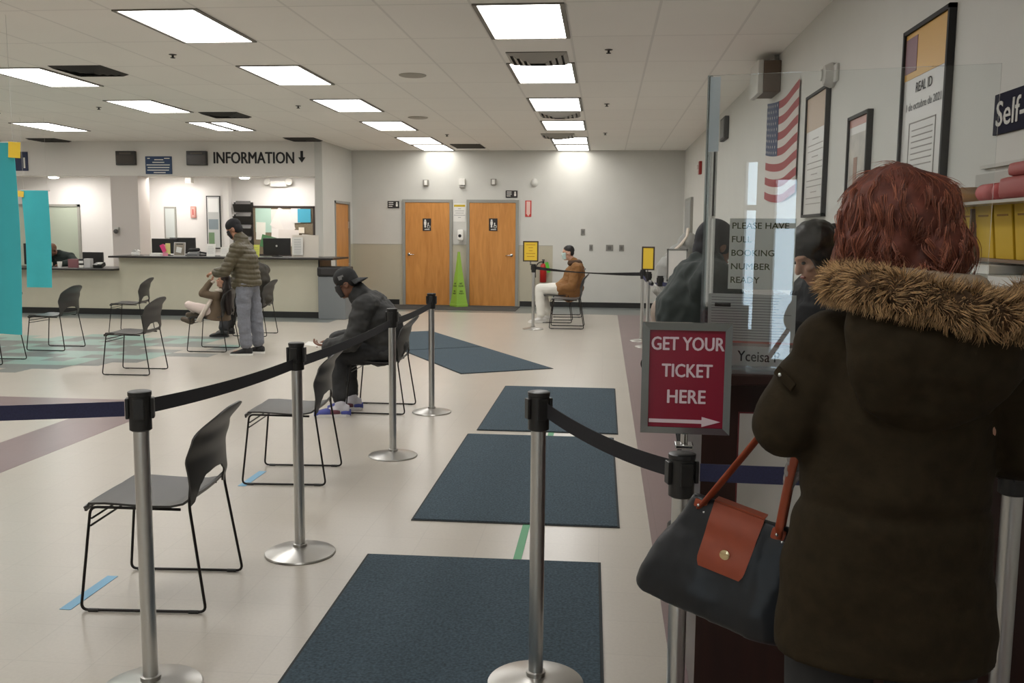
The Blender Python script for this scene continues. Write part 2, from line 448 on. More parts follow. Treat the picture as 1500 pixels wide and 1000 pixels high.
for cx, (cn, rows) in cols.items():
    for i in rows:
        proto = L0
        if cx == -6.32 and i == 3: proto = Ls
        lab = 'lit white ceiling panel, %s in the %s' % (ordn[i], cn)
        if cx == -9.3: lab = 'lit white ceiling panel farthest left, above the lower counter'
        if proto is Ls: lab = 'lit ceiling panel with dark centre strip, over the left waiting area'
        if i == 5: proto = Ld
        y = 7.1+2.44*i+.61
        if y > 19.2: y = 18.93
        loc = (cx, y, H)
        if proto is L0 and first: L0.location = loc; L0['label'] = lab; L0['group'] = 'ceiling light panels'; first = False
        elif proto is Ld and 'd' not in used: used.add('d'); Ld.location = loc; Ld['label'] = lab; Ld['group'] = 'ceiling light panels'
        elif proto is Ld: copy_thing(Ld, lab, loc, None, 'ceiling light panels')
        elif proto is Ls: Ls.location = loc; Ls['label'] = lab; Ls['group'] = 'ceiling light panels'
        else: copy_thing(L0, lab, loc, None, 'ceiling light panels')
for nm, cx, y in FILL_LAMPS:
    copy_thing(L0, 'added unseen ceiling panel %s' % nm, (cx, y, H), None, 'ceiling light panels')
# unseen office panels added to brighten the wall there; soffit downlights
for nm, cx in (('left', -11.2), ('middle', -8.9), ('right', -6.6)):
    t = thing('office_fill_light', 'added unseen light panel over the %s of the office behind the counter' % nm, 'ceiling light', (cx, 18.2, 2.66))
    obj('frame', M().rbox(-.34, .34, -.14, .14, -.014, 0), m_lfr, t); obj('diffuser', M().rbox(-.31, .31, -.11, .11, -.02, -.014), mat('office_fill_diffuser', (250, 250, 245), .5, emit=((1., .95, .90), OFFICE_FILL)), t)
m_down = mat('lit_downlight', (255, 255, 250), .4, emit=((1., .95, .85), 30))
for nm, cx in (('left', -11.0), ('middle', -9.4), ('right', -7.05)):
    t = thing('downlight', 'round lit downlight in the soffit, %s of the three' % {'left': 'leftmost', 'middle': 'middle', 'right': 'rightmost'}[nm], 'downlight', (cx, 17.78, 2.6), 0, 'soffit downlights')
    obj('trim_ring', M().lathe([(.13, 0), (.13, -.012), (.10, -.016)], n=28), mat('white_metal', (225, 224, 220), .4), t, True)
    obj('bulb', M().lathe([(.10, -.012), (.09, -.03), (.05, -.04)], n=24), m_down, t, True)

# vents
m_vent = mat('vent_grey', (168, 164, 156), .5); m_vdark = mat('vent_dark', (52, 50, 47), .7)
def vent(label, x, y, dark):
    t = thing('ceiling_vent', label, 'air vent', (x, y, H), 0, 'square ceiling vents')
    a = .29
    obj('backing', M().rbox(-a, a, -a, a, -.004, 0), m_vdark, t)
    for k in range(4):
        r = a-.06*k; h = (.012+.016*k)*(.35 if dark else .8); sl = M()
        for rot in range(4):
            R = RZ(90*rot)
            pts = [V((-r, r, -h)), V((r, r, -h)), V((r-.04, r-.035, -h-.022)), V((-r+.04, r-.035, -h-.022))]
            pts2 = [p+V((0, 0, .004)) for p in pts]
            sl.add([R @ p for p in pts+pts2], [(0, 1, 2, 3), (7, 6, 5, 4), (0, 4, 5, 1), (1, 5, 6, 2), (2, 6, 7, 3), (3, 7, 4, 0)])
        obj('louver_ring', sl, m_vdark if dark else m_vent, t)
vent('grey louvered ceiling vent in front of the second light of the middle column', -.68, 9.25, False)
vent('grey louvered ceiling vent beyond the third light of the middle column', -.68, 13.55, False)
vent('small grey louvered ceiling vent beside the fifth light of the middle column', -.85, 16.55, False)
vent('dark louvered ceiling vent nearest, at upper left above the teal banner', -5.55, 9.72, True)
vent('dark louvered ceiling vent above the signs of the information counter', -5.62, 13.5, True)
vent('dark louvered ceiling vent at the soffit above the INFORMATION lettering', -5.65, 17.15, True)
vent('dark louvered ceiling vent at the soffit above the blue number sign', -10.7, 17.2, True)
t = thing('ceiling_grille', 'dark rectangular return grille in the ceiling before the back wall', 'air vent', (-2.75, 18.6, H))
g = M(); g.rbox(-.3, .3, -.45, .45, -.004, 0); obj('backing', g, m_vdark, t)
g = M()
for k in range(12): g.rbox(-.29, .29, -.43+k*.075, -.43+k*.075+.02, -.014, -.004)
obj('louver', g, mat('grille_brown', (84, 78, 68), .6), t)
# sprinklers and speakers
spl = [(.0, 8.9, 'nearest right of the middle light column'), (-.01, 12.57, 'second along right of the middle light column'), (-.03, 16.2, 'third along right of the middle light column'),
       (-4.22, 8.9, 'nearest in the left part of the ceiling'), (-4.21, 12.6, 'farther in the left part of the ceiling'), (-7.1, 12.64, 'leftmost over the waiting area'), (-2.8, 16.4, 'between the two light columns near the back')]
for x, y, n in spl:
    t = thing('sprinkler_head', 'small dark sprinkler head %s' % n, 'sprinkler', (x, y, H), 0, 'sprinkler heads'); t.scale = (.75, .75, .6)
    obj('escutcheon', M().lathe([(.05, 0), (.05, -.006), (.025, -.014)], n=18), mat('steel_dull', (96, 92, 86), .4, .7), t, True)
    obj('head', M().cyl((0, 0, -.01), (0, 0, -.05), .014, n=12).lathe([(.03, -.05), (.032, -.054), (.03, -.058)], n=12), m_vdark, t)
for x, y, n in ((-2.12, 10.2, 'nearer'), (-2.82, 13.95, 'farther')):
    t = thing('ceiling_speaker', 'round flush ceiling speaker, the %s of the two' % n, 'speaker', (x, y, H))
    obj('grille', M().lathe([(.15, 0), (.15, -.006), (.135, -.012), (.02, -.014)], n=32), mat('speaker_grille', (172, 166, 155), .7), t, True)
# ================================================================= chairs
def solid(m, th):
    me = m.mesh('t'); bm = bmesh.new(); bm.from_mesh(me)
    bmesh.ops.recalc_face_normals(bm, faces=bm.faces[:])
    bmesh.ops.solidify(bm, geom=bm.faces[:], thickness=th)
    bmesh.ops.recalc_face_normals(bm, faces=bm.faces[:])
    bm.to_mesh(me); bm.free(); return me
def lerp_tab(tab, x):
    if x <= tab[0][0]: return tab[0][1]
    for (a, p), (b, q) in zip(tab[:-1], tab[1:]):
        if x <= b:
            t = (x-a)/(b-a); t = t*t*(3-2*t); return p+(q-p)*t
    return tab[-1][1]
def make_chair():
    t = thing('stacking_chair', '', 'chair')
    prof = [(-.245, .418), (-.243, .440), (-.22, .450), (-.15, .452), (-.05, .446), (.05, .441), (.12, .442), (.17, .452), (.195, .470), (.204, .488)]
    def seat(a, b):
        k = a*(len(prof)-1); i = min(int(k), len(prof)-2); f = k-i
        x = prof[i][0]*(1-f)+prof[i+1][0]*f; z = prof[i][1]*(1-f)+prof[i+1][1]*f
        u = b*2-1; w = lerp_tab([(0, .205), (.15, .222), (.7, .222), (1, .195)], a)
        return V((x-.012*(1-abs(u)**3)*(a < .3), u*w, z+.010*u*u*(a > .2)))
    def back(a, b):
        u = math.sin((a-.5)*PI); au = min(1, abs(u))
        lo = lerp_tab([(0, .560), (.40, .553), (.66, .522), (.82, .452), (1, .445)], au)
        hi = .840-.19*(1-max(0, 1-au**2.8)**.5)
        z = lo+(hi-lo)*b
        w = lerp_tab([(.44, .212), (.54, .222), (.66, .238), (.84, .240)], z)
        x = lerp_tab([(.45, .195), (.52, .212), (.62, .214), (.72, .238), (.84, .310)], z)
        return V((x+.02-.036*u*u*(.4+.6*min(1, max(0, (z-.45)/.2))), u*w, z))
    me = solid(M().grid(seat, 36, 18), .009); obj('seat', me, m_chair, t, 'auto')
    me = solid(M().grid(back, 44, 22), .008); obj('backrest', me, m_chair, t, 'auto')
    for s in (-1, 1):
        y0, y1 = s*.214, s*.238
        p = [(.16, y0, .434), (-.215, y0, .440), (-.262, y1, .0075), (.262, y1, .0075), (.196, s*.212, .45), (.203, s*.207, .545)]
        obj('sled_leg', M().tube(rounded(p, .03, 5), .0062, 8), m_rod, t, True)
        obj('glide', M().cyl((-.23, y1, .006), (-.19, y1, .006), .0085, n=8).cyl((.19, y1, .006), (.23, y1, .006), .0085, n=8), m_black, t)
    for k, z in enumerate((.392, .362)):
        f = (.434-z)/.426; x = -.205-.057*f; y = .214+.024*f
        obj('crossbar', M().cyl((x, -y, z), (x, y, z), .0045, n=8), m_rod, t)
    return t
chairs = [
 ((-1.89, 3.75), 4, 'empty black chair nearest the viewer, behind the nearest left post'),
 ((-1.975, 5.69), 4, 'empty black chair second from the front, behind the belt barrier'),
 ((-1.95, 7.97), 0, 'black chair under the man in a black jacket and cap'),
 ((-5.14, 9.685), 3, 'empty black chair on the wavy floor pattern, nearest of the left group'),
 ((-7.16, 11.45), 0, 'empty black chair beside the small teal banner, its back under the lower counter'),
 ((-7.16, 10.18), 2, 'black chair at the left picture edge, mostly hidden by the large teal banner'),
 ((-7.20, 13.5), 8, 'empty black chair nearest the information counter front'),
 ((-5.10, 11.66), 2, 'black chair under the child in the brown coat'),
 ((-5.22, 13.45), 0, 'black chair behind the standing man in grey sweatpants'),
 ((-.60, 15.35), 0, 'empty black chair in front of the man in white trousers'),
 ((-.83, 16.35), 0, 'black chair under the man in white trousers'),
 ((-.70, 17.45), 4, 'empty black chair nearest the back wall, behind the man in white trousers')]
ch0 = make_chair()
for i, ((x, y), r, lab) in enumerate(chairs):
    if i == 0: ch0.location = (x, y, 0); ch0.rotation_euler.z = math.radians(r); ch0['label'] = lab; ch0['group'] = 'black stacking chairs'; o = ch0
    else: o = copy_thing(ch0, lab, (x, y, 0), math.radians(r), 'black stacking chairs')
    if 9 <= i: o.scale = (1.08, 1.08, 1.08)

# ================================================================= stanchions and belts
def make_post():
    t = thing('stanchion_post', '', 'stanchion')
    obj('base', M().lathe([(.17, 0), (.172, .004), (.168, .010), (.12, .022), (.06, .031), (.034, .036), (.034, .05), (.027, .052)], n=48), mat('worn_steel_base', (190, 188, 184), .3, 1., bump=.04, scale=30), t, 'auto')
    obj('post', M().cyl((0, 0, .04), (0, 0, .88), .0255, n=32), m_brush, t, 'auto')
    obj('head', M().lathe([(.030, .872), (.036, .876), (.036, .985), (.038, .987), (.038, .998), (.034, 1.0)], n=32), m_black, t, 'auto')
    for k in range(4):
        R = RZ(90*k); q = M().box(R @ V((.0395, 0, .945)), (.011, .034, .066), R, .003); obj('belt_clip', q, m_black, t)
    return t
posts = [
 ((-1.53, 2.90), 20, 'steel barrier post nearest at left, beside the nearest black chair'),
 ((-1.462, 4.28), 0, 'steel barrier post second in the left row, with its whole round base in view'),
 ((-1.46, 6.29), 0, 'steel barrier post third in the left row, in front of the seated man in black'),
 ((-1.483, 7.89), 0, 'steel barrier post farthest in the left row, beside the angled mat'),
 ((-.212, 3.085), 25, 'steel barrier post standing on the nearest dark mat'),
 ((.227, 2.568), 15, 'steel barrier post carrying the red ticket sign'),
 ((1.071, 2.469), 0, 'steel barrier post at the right picture edge behind the woman in the parka'),
 ((-1.14, 15.0), 0, 'steel barrier post with the yellow sign near the restroom doors'),
 ((.56, 13.6), 0, 'steel barrier post with the yellow sign on the mauve floor at right'),
 ((.61, 12.9), 0, 'steel barrier post just in front of the right yellow sign'),
 ((.70, 11.75), 0, 'steel barrier post left of the white sign on the mauve floor'),
 ((.87, 11.3), 0, 'steel barrier post carrying the white sign')]
po0 = make_post()
for i, ((x, y), r, lab) in enumerate(posts):
    if i == 0: po0.location = (x, y, 0); po0.rotation_euler.z = math.radians(r); po0['label'] = lab; po0['group'] = 'belt barrier posts'; o = po0
    else: o = copy_thing(po0, lab, (x, y, 0), math.radians(r), 'belt barrier posts')
    if i == 7: o.scale = (1, 1, 1.06)
    if i in (0, 4): o.scale = (1, 1, 1.045)
    if i == 5: o.scale = (1, 1, .97)
def belt(a, b, lab, ma=None, z0=.945, z1=.945, wd=.05, sag=.01, twist=0):
    a, b = V((*a, z0)), V((*b, z1)); d = (b-a); hor = V((d.x, d.y, 0)).normalized()
    a = a+hor*.05; b = b-hor*.05; nrm = V((-hor.y, hor.x, 0))*.0012
    m = M(); N = 16; vs = []; fs = []
    for i in range(N+1):
        t = i/N; p = a+(b-a)*t-V((0, 0, sag*4*t*(1-t))); R = Matrix.Rotation(twist*math.sin(PI*t), 3, hor); u = R @ V((0, 0, wd/2)); n = R @ nrm
        vs += [p+u+n, p-u+n, p-u-n, p+u-n]
    for i in range(N):
        for k in range(4): fs.append((i*4+k, i*4+(k+1) % 4, i*4+4+(k+1) % 4, i*4+4+k))
    fs += [(0, 1, 2, 3), (N*4+3, N*4+2, N*4+1, N*4)]
    m.add(vs, fs); return tag(obj('barrier_belt', m, ma or m_belt), lab, 'barrier belt', 'retractable belts')
P = [p[0] for p in posts]
belt((-3.5, 2.40), P[0], 'navy belt running off the left picture edge', m_beltb, z0=.99, z1=.985, sag=.012)
belt(P[0], P[1], 'black belt above the nearest black chair, between the first two left posts', z0=.985, sag=.015)
belt(P[1], P[2], 'black belt crossing in front of the seated man in black', sag=.015)
belt(P[2], P[3], 'black belt between the two farthest left posts', sag=.012)
belt(P[4], P[5], 'black belt from the post on the nearest mat to the ticket sign post', z0=.985, z1=.918, sag=.02)
belt(P[5], P[6], 'navy belt passing behind the woman with the handbag', m_beltb, z0=.918, sag=.004)
belt(P[7], P[8], 'thin twisted black belt in front of the man in white trousers', z0=1.0, z1=.98, sag=.03, twist=1.2)
belt(P[8], P[10], 'navy belt between the two far right posts', m_beltb, sag=.05)
belt(P[10], (1.61, 10.3), 'navy belt from the far right posts toward the leaning man', m_beltb, z1=.9, sag=.02)

# ================================================================= mats and tapes
m_mat = mat('blue_grey_carpet_mat', (58, 74, 84), .95, noise_amt=.45, scale=90, bump=.4)
m_matedge = mat('dark_rubber_edge', (40, 44, 46), .8)
def floor_mat(x0, x1, y0, y1, lab, sk=0):
    t = thing('floor_mat', lab, 'floor mat', ((x0+x1)/2, (y0+y1)/2, 0), sk, 'blue-grey entrance mats')
    w, h = (x1-x0)/2, (y1-y0)/2
    obj('rubber_edge', M().box((0, 0, .003), (2*w, 2*h, .004)), m_matedge, t)
    obj('carpet', M().box((0, 0, .006), (2*w-.025, 2*h-.025, .006)), m_mat, t)
floor_mat(-1.115, .025, 2.3, 4.31, 'dark blue-grey mat nearest the viewer, under the single barrier post', math.radians(.8))
floor_mat(-1.035, .105, 4.86, 7.06, 'dark blue-grey mat in the middle of the row of three', math.radians(.3))
floor_mat(-.99, .135, 7.2, 9.35, 'dark blue-grey mat farthest of the row of three')
def rot_mat(cx, cy, lab):
    t = thing('floor_mat', lab, 'floor mat', (cx, cy, 0), math.radians(29.7), 'blue-grey entrance mats')
    obj('rubber_edge', M().box((0, 0, .003), (1.15, 2.15, .004)), m_matedge, t); obj('carpet', M().box((0, 0, .006), (1.125, 2.125, .006)), m_mat, t)
ex, ey = V((.868, .496)), V((-.496, .868))
c = V((-1.565, 10.08))+ex*.575+ey*1.075; rot_mat(c.x, c.y, 'dark mat laid at an angle, the nearer of two behind the seated man in black')
c = c+ey*2.17; rot_mat(c.x, c.y, 'dark mat laid at an angle, the farther of two toward the restroom doors')
tag(obj('floor_mat', M().rbox(-4.7, -1.75, 18.35, 19.45, .0, .008), mat('charcoal_door_mat', (62, 62, 60), .95, noise_amt=.2, scale=80)), 'long charcoal mat lying before both restroom doors', 'floor mat')
m_gt = mat('green_tape', (52, 140, 88), .5); m_bt = mat('blue_tape', (118, 172, 204), .5)
def tape(x0, x1, y0, y1, ma, lab): tag(obj('floor_tape', M().rbox(x0, x1, y0, y1, .0005, .0022), ma), lab, 'tape')
tape(-.413, -.373, 4.30, 4.86, m_gt, 'green tape strip on the floor between the two nearest mats')
tape(-.415, -.37, 7.05, 7.21, m_gt, 'short green tape in the gap between the two farther mats')
tape(-2.235, -2.185, 3.50, 3.88, m_bt, 'light blue tape strip under the front of the nearest chair')
tape(-2.235, -2.185, 5.40, 5.76, m_bt, 'light blue tape strip under the front of the second chair')

# ================================================================= information counters
m_top = mat('dark_counter_top', (38, 34, 32), .35); m_cb = mat('beige_counter_front', (200, 195, 175), .5, noise_amt=.02, scale=5)
t = thing('information_counter', 'tall beige information counter with dark top under the INFORMATION sign', 'counter', (-6.9, 16.5, 0))
def loc(m, o): return m
def add(name, m, ma, t, smooth=False):                           # world coordinates -> child of an empty
    q = obj(name, m, ma, t, smooth); q.data.transform(t.matrix_basis.inverted()); return q
add('body', M().rbox(-8.85, -5.1, 16.22, 16.9, .11, 1.05), m_cb, t)
add('worktop', M().rbox(-8.95, -4.78, 16.02, 17.05, 1.05, 1.085, .008), m_top, t)
add('plinth', M().rbox(-8.85, -5.07, 16.20, 16.88, 0, .11), m_bb, t)
add('edge_strip', M().rbox(-5.1, -5.07, 16.2, 16.9, .11, 1.05), m_top, t)
t = thing('low_counter', 'lower beige counter with dark top behind the teal banners', 'counter', (-10.9, 16.5, 0))
add('body', M().rbox(-12.9, -8.86, 16.24, 16.95, .11, .815), m_cb, t)
add('worktop', M().rbox(-12.9, -8.855, 16.02, 17.05, .815, .85, .008), m_top, t)
add('plinth', M().rbox(-12.9, -8.86, 16.22, 16.9, 0, .11), m_bb, t)
t = thing('trash_bin', 'grey bin with a black hinged lid at the right end of the information counter', 'bin', (-4.8, 16.2, 0))
add('body', M().rbox(-5.05, -4.55, 16.0, 16.5, .0, .76, .015), mat('grey_bin', (122, 126, 128), .5), t)
add('lid', M().rbox(-5.06, -4.54, 15.98, 16.52, .765, .93, .03), m_black, t)
add('flap', M().rbox(-4.98, -4.62, 15.97, 15.985, .80, .90), mat('bin_flap', (52, 50, 50), .4), t)

# things on the counters ------------------------------------------------------
def monitor(lab, x, y, z, w, h, rz=0, ma=None, back=False):
    t = thing('computer_monitor', lab, 'monitor', (x, y, z), rz)
    obj('stand', M().lathe([(.10, 0), (.10, .012), (.03, .02)], n=20).rbox(-.03, .03, .0, .03, .01, .16), m_black, t)
    obj('screen', M().rbox(-w/2, w/2, -.025, .02, .03, .03+h, .008), ma or m_black, t)
    if back: obj('badge', M().lathe([(.018, 0), (.018, .003)], (0, -.026, .04+h*.5), 16, RX(90)), m_grey, t)
    return t
zc, zl = 1.085, .85
monitor('wide black monitor back on the counter behind the pink leaflet, left of the two', -8.27, 16.85, zc, .5, .28)
monitor('wide black monitor back on the counter behind the framed notice, right of the two', -7.93, 16.88, zc, .5, .30)
monitor('black monitor back with a small round badge beside the yellow-green paper', -6.05, 16.75, zc, .52, .31, 0, None, True)
def paper(name, lab, cat, x, y, z, w, h, ma, tilt=12, rz=0, lines=0, title=None, frame=None):
    t = thing(name, lab, cat, (x, y, z), math.radians(rz)); R = RX(-tilt)
    def q(x0, x1, z0, z1, y0, y1):
        m = M().rbox(x0, x1, y0, y1, z0, z1); m.v = [R @ v for v in m.v]; return m
    obj('sheet' if not frame else 'holder', q(-w/2, w/2, 0, h, 0, .006), frame or ma, t)
    e = .012 if frame else 0
    if frame: obj('sheet', q(-w/2+e, w/2-e, e, h-e, -.002, 0), ma, t)
    if title:
        obj('heading', q(-w*.3, w*.3, h*.84, h*.90, -.004, -.002), title, t)
    if lines:
        m = M()
        for k in range(lines):
            zz = h*(.76-.62*k/lines); m2 = q(-w*.36, w*.36*(1 if k % 3 else .6), zz, zz+h*.012, -.004, -.002); m.add(m2.v, m2.f)
        obj('printed_lines', m, mat('grey_print', (120, 120, 122), .8), t)
    return t
m_pink = mat('pink_paper', (226, 70, 128), .6); m_pinkl = mat('pale_pink_paper', (232, 150, 170), .6)
t = paper('leaflet', 'bright pink leaflets fanned on the information counter', 'leaflet', -8.05, 16.4, zc, .10, .21, m_pinkl, 10)
obj('pink_leaflet', M().box((-.03, -.015, .14), (.08, .004, .14), RY(-25)), m_pink, t); obj('yellow_leaflet', M().box((.05, .012, .13), (.09, .004, .2)), mat('pale_yellow_paper', (226, 214, 140), .6), t)
t = paper('framed_notice', 'framed grey notice standing beside the pink leaflets', 'notice', -7.78, 16.4, zc, .22, .25, mat('grey_photo', (150, 140, 126), .6), 8, 0, 0, m_ink, mat('clear_acrylic_edge', (205, 203, 200), .3))
obj('picture', M().box((.0, -.008, .11), (.10, .004, .10), RY(12)), m_white, t)
tag(obj('paper_stack', M().rbox(-8.3, -8.1, 16.3, 16.5, zc, zc+.05, .004), m_white), 'low white paper stack left of the pink leaflets', 'papers')
t = thing('tape_dispenser', 'small white tape dispenser at the left end of the information counter', 'tape dispenser', (-8.62, 16.4, zc))
obj('body', M().box((0, 0, .03), (.16, .06, .06), None, .02).box((.05, 0, .07), (.05, .06, .07), RY(25), .015), m_white, t); obj('tape_roll', M().lathe([(.035, -.02), (.035, .02), (.02, .021)], (-.02, 0, .075), 20, RX(90)), m_grey, t)
t = thing('telephone', 'grey and black telephone right of the framed notice', 'telephone', (-7.5, 16.4, zc))
obj('body', M().box((0, 0, .04), (.19, .2, .08), RX(15), .015), mat('phone_grey', (130, 130, 130), .5), t); obj('handset', M().cap((-.06, -.02, .11), (.08, .02, .12), .03, .03, 12), m_black, t, True)
t = thing('stapler', 'small black stapler on the information counter beside the telephone', 'stapler', (-7.3, 16.38, zc))
obj('base', M().box((0, 0, .02), (.17, .05, .03), None, .01), m_black, t); obj('arm', M().box((0, 0, .06), (.16, .04, .035), RY(8), .012), m_black, t)
paper('acrylic_holder', 'clear acrylic card holder left of the man in the puffer jacket', 'card holder', -7.16, 16.35, zc, .16, .23, m_white, 10, 0, 5)
paper('notice', 'slanted white notice card between the card holder and the standing man', 'notice', -6.98, 16.55, zc, .16, .17, m_white, 14, 8, 3)
paper('notice', 'narrow yellow-green paper standing before the badged monitor', 'notice', -6.3, 16.35, zc, .11, .22, mat('lime_paper', (214, 216, 96), .6), 8, 0, 4)
t = paper('notice_board', 'white acrylic sheet with printed page at the right end of the information counter', 'notice', -5.42, 16.45, zc, .50, .40, mat('frosted_panel', (214, 206, 194), .4), 4)
obj('printed_page', M().box((-.13, -.022, .2), (.2, .004, .32)), m_white, t)
m = M()
for k in range(9): m.box((-.13, -.0255, .32-.03*k), (.13, .002, .006))
obj('printed_lines', m, mat('grey_print', (120, 120, 122), .8), t)
monitor('black monitor back on the lower counter beside the pillar', -9.62, 16.7, zl, .40, .25)
tag(obj('storage_box', M().rbox(-9.86, -9.66, 16.25, 16.42, zl, zl+.16, .006), mat('maroon_box', (128, 84, 88), .6)), 'maroon box on the lower counter', 'box')
tag(obj('storage_box', M().rbox(-9.58, -9.46, 16.3, 16.42, zl, zl+.17, .006), mat('light_grey_box', (190, 188, 186), .6)), 'pale grey upright box on the lower counter', 'box')
t = thing('cup', 'small white cup on the lower counter beside the leaning clerk', 'cup', (-10.05, 16.3, zl)); obj('wall', M().lathe([(.035, 0), (.045, .11), (.04, .11), (.03, .01)], n=20), m_white, t, 'auto')
t = thing('desk_calculator', 'black desk device with white keys at the right end of the lower counter', 'desk device', (-9.28, 16.3, zl)); obj('body', M().box((0, 0, .05), (.17, .16, .07), RX(20), .012), m_black, t); obj('keypad', M().box((.04, -.05, .085), (.08, .07, .012), RX(20)), m_grey, t)
t = thing('label_rolls', 'stack of two black and white rolls on the lower counter', 'rolls', (-9.62, 16.28, zl))
for k in range(2): obj('roll', M().cyl((0, 0, .005+.08*k), (0, 0, .05+.08*k), .04, n=18), m_white, t, 'auto'); obj('core', M().cyl((0, 0, .05+.08*k), (0, 0, .085+.08*k), .036, n=18), m_black, t)
tag(obj('leaflet_stand', M().box((-10.62, 16.4, zl+.12), (.2, .1, .24), RX(-10)), mat('salmon_leaflet', (214, 150, 130), .6)), 'salmon coloured leaflets beside the small teal banner', 'leaflets')
monitor('dark monitor back at the far left of the lower counter behind the banners', -10.85, 16.8, zl, .42, .40)

# ---- on the office wall
yo = 18.9
t = thing('bulletin_board', 'cork bulletin board covered in white and teal papers behind the counter', 'bulletin board', (-6.68, yo, 1.55))
obj('cork', M().rbox(-.66, .66, -.02, 0, -.5, .5), mat('brown_cork', (124, 112, 92), .9, noise_amt=.2, scale=60), t)
fr = M()
for a in ((-.68, .68, .48, .52), (-.68, .68, -.52, -.48), (-.68, -.64, -.5, .5), (.64, .68, -.5, .5)): fr.rbox(a[0], a[1], -.035, 0, a[2], a[3])
obj('frame', fr, mat('dark_wood_frame', (50, 40, 36), .4), t)
pin = [(-.42, .22, .34, .5, 0, (178, 206, 192)), (-.48, .0, .2, .36, 2, (228, 226, 216)), (.0, .12, .5, .66, 0, (222, 214, 208)), (-.05, .24, .3, .42, 28, (230, 224, 218)), (.08, .2, .24, .42, -22, (226, 220, 216)), (-.12, -.1, .26, .3, 3, (232, 226, 222)), (.12, -.14, .44, .34, 2, (220, 212, 206)), (.28, .32, .2, .3, 0, (224, 218, 214)), (.46, .32, .28, .28, 0, (70, 160, 186)), (.4, .02, .12, .12, 0, (226, 216, 200)), (.5, -.22, .2, .3, 4, (222, 214, 206)), (-.28, -.24, .4, .26, 14, (74, 120, 78)), (-.2, -.4, .3, .1, -10, (228, 222, 210))]
for k, (x, z, w_, h_, r, cc) in enumerate(pin):
    obj('pinned_paper', M().box((x, -.024-.002*k, z), (w_, .002, h_), RY(r)), mat('pinned_%d_%d_%d' % cc, cc, .8), t)
t = thing('paper_tray', 'black wall file holder with grey pockets left of the bulletin board', 'file holder', (-7.52, yo, 1.6))
for k in range(4):
    pk = M(); z0 = .34-.25*k; pk.rbox(-.2, .2, -.05, 0, z0, z0+.2); pk.add([V((-.2, -.05, z0)), V((.2, -.05, z0)), V((.2, -.12, z0+.16)), V((-.2, -.12, z0+.16)), V((-.2, -.04, z0)), V((.2, -.04, z0)), V((.2, -.11, z0+.16)), V((-.2, -.11, z0+.16))], [(0, 1, 2, 3), (7, 6, 5, 4), (0, 4, 5, 1), (2, 6, 7, 3), (0, 3, 7, 4), (1, 2, 6, 5)])
    obj('pocket', pk, m_black, t); obj('folder', M().box((.0, -.06, z0+.17), (.32, .004, .12), RX(-20)), mat('folder_grey', (112, 110, 108), .6), t)
def wall_poster(name, lab, cat, x, y, z, w, h, ma, frame=m_ink, blocks=()):
    t = thing(name, lab, cat, (x, y, z))
    obj('frame', M().rbox(-w/2-.02, w/2+.02, -.03, 0, -h/2-.02, h/2+.02), frame, t)
    obj('sheet', M().rbox(-w/2, w/2, -.034, -.03, -h/2, h/2), ma, t)
    for (a, b, c_, d, cc) in blocks: obj('printed_block', M().rbox(-w/2+a*w, -w/2+b*w, -.036, -.034, -h/2+c_*h, -h/2+d*h), mat('blk_%d_%d_%d' % cc, cc, .7), t)
    return t
wall_poster('framed_poster', 'tall black-framed poster with a white heading and green lower half', 'poster', -8.1, 18.72, 1.72, .26, 1.05, mat('poster_grey', (190, 192, 190), .6), m_ink, [(.08, .92, .7, .97, (230, 230, 228)), (.1, .9, .36, .56, (132, 144, 150)), (.08, .55, .02, .3, (112, 138, 104))])
t = wall_poster('wall_sign', 'pale red fire extinguisher sign on the office wall', 'sign', -8.62, yo, 1.93, .07, .2, mat('faded_red_sign', (214, 170, 160), .6), mat('red_sign_border', (200, 140, 130), .6), [(.3, .7, .2, .8, (190, 90, 84))])
t = thing('side_window', 'narrow grey framed window pane in the office wall', 'window', (-9.13, yo, 1.7)); obj('frame', M().rbox(-.13, .13, -.03, 0, -.34, .34), m_frame, t); obj('pane', M().rbox(-.1, .1, -.034, -.03, -.31, .30), mat('frosted_pane', (200, 206, 204), .15), t)
t = thing('interior_window', 'wide green-grey office window behind the leaning clerk', 'window', (-12.05, yo, 1.4)); fr = M()
fr.rbox(-.92, .92, -.04, 0, .63, .68); fr.rbox(-.92, .92, -.04, 0, -.68, -.63); fr.rbox(.87, .92, -.04, 0, -.68, .68); fr.rbox(-.92, -.87, -.04, 0, -.68, .68); fr.rbox(-.03, .03, -.04, 0, -.68, .68)
obj('frame', fr, m_frame, t); obj('pane', M().rbox(-.87, .87, -.02, -.01, -.63, .63), mat('greenish_pane', (176, 184, 168), .12), t)
t = thing('emergency_light', 'white twin-head emergency light high on the office wall', 'emergency light', (-6.74, yo, 2.52))
obj('body', M().box((0, -.05, 0), (.34, .1, .12), None, .02), m_white, t)
for s in (-1, 1): obj('lamp_head', M().lathe([(.035, -.05), (.075, .03), (.07, .04), (.02, .042)], (s*.22, -.09, .03), 20, RX(70) @ RY(s*20)), m_white, t, 'auto')
t = thing('security_camera', 'small grey camera on the pillar between the counters', 'camera', (-9.55, 17.5, 1.52)); obj('mount', M().box((0, -.03, .06), (.1, .06, .05), None, .01), m_grey, t); obj('dome', M().ball((0, -.07, 0), .045, 16), mat('dome_grey', (90, 88, 86), .2), t, True)
tag(obj('ceiling_sensor', M().rbox(-8.62, -8.5, 18.55, 18.7, 2.52, 2.66, .01), m_white), 'small white box under the office ceiling above the framed poster', 'sensor')
for k in range(2): pass
t = thing('wall_notice', 'white wall notices pinned right of the bulletin board', 'notice', (-5.8, yo, 1.72))
for z in (.14, -.14): obj('sheet', M().box((0, -.004, z), (.22, .003, .26)), m_grey, t)

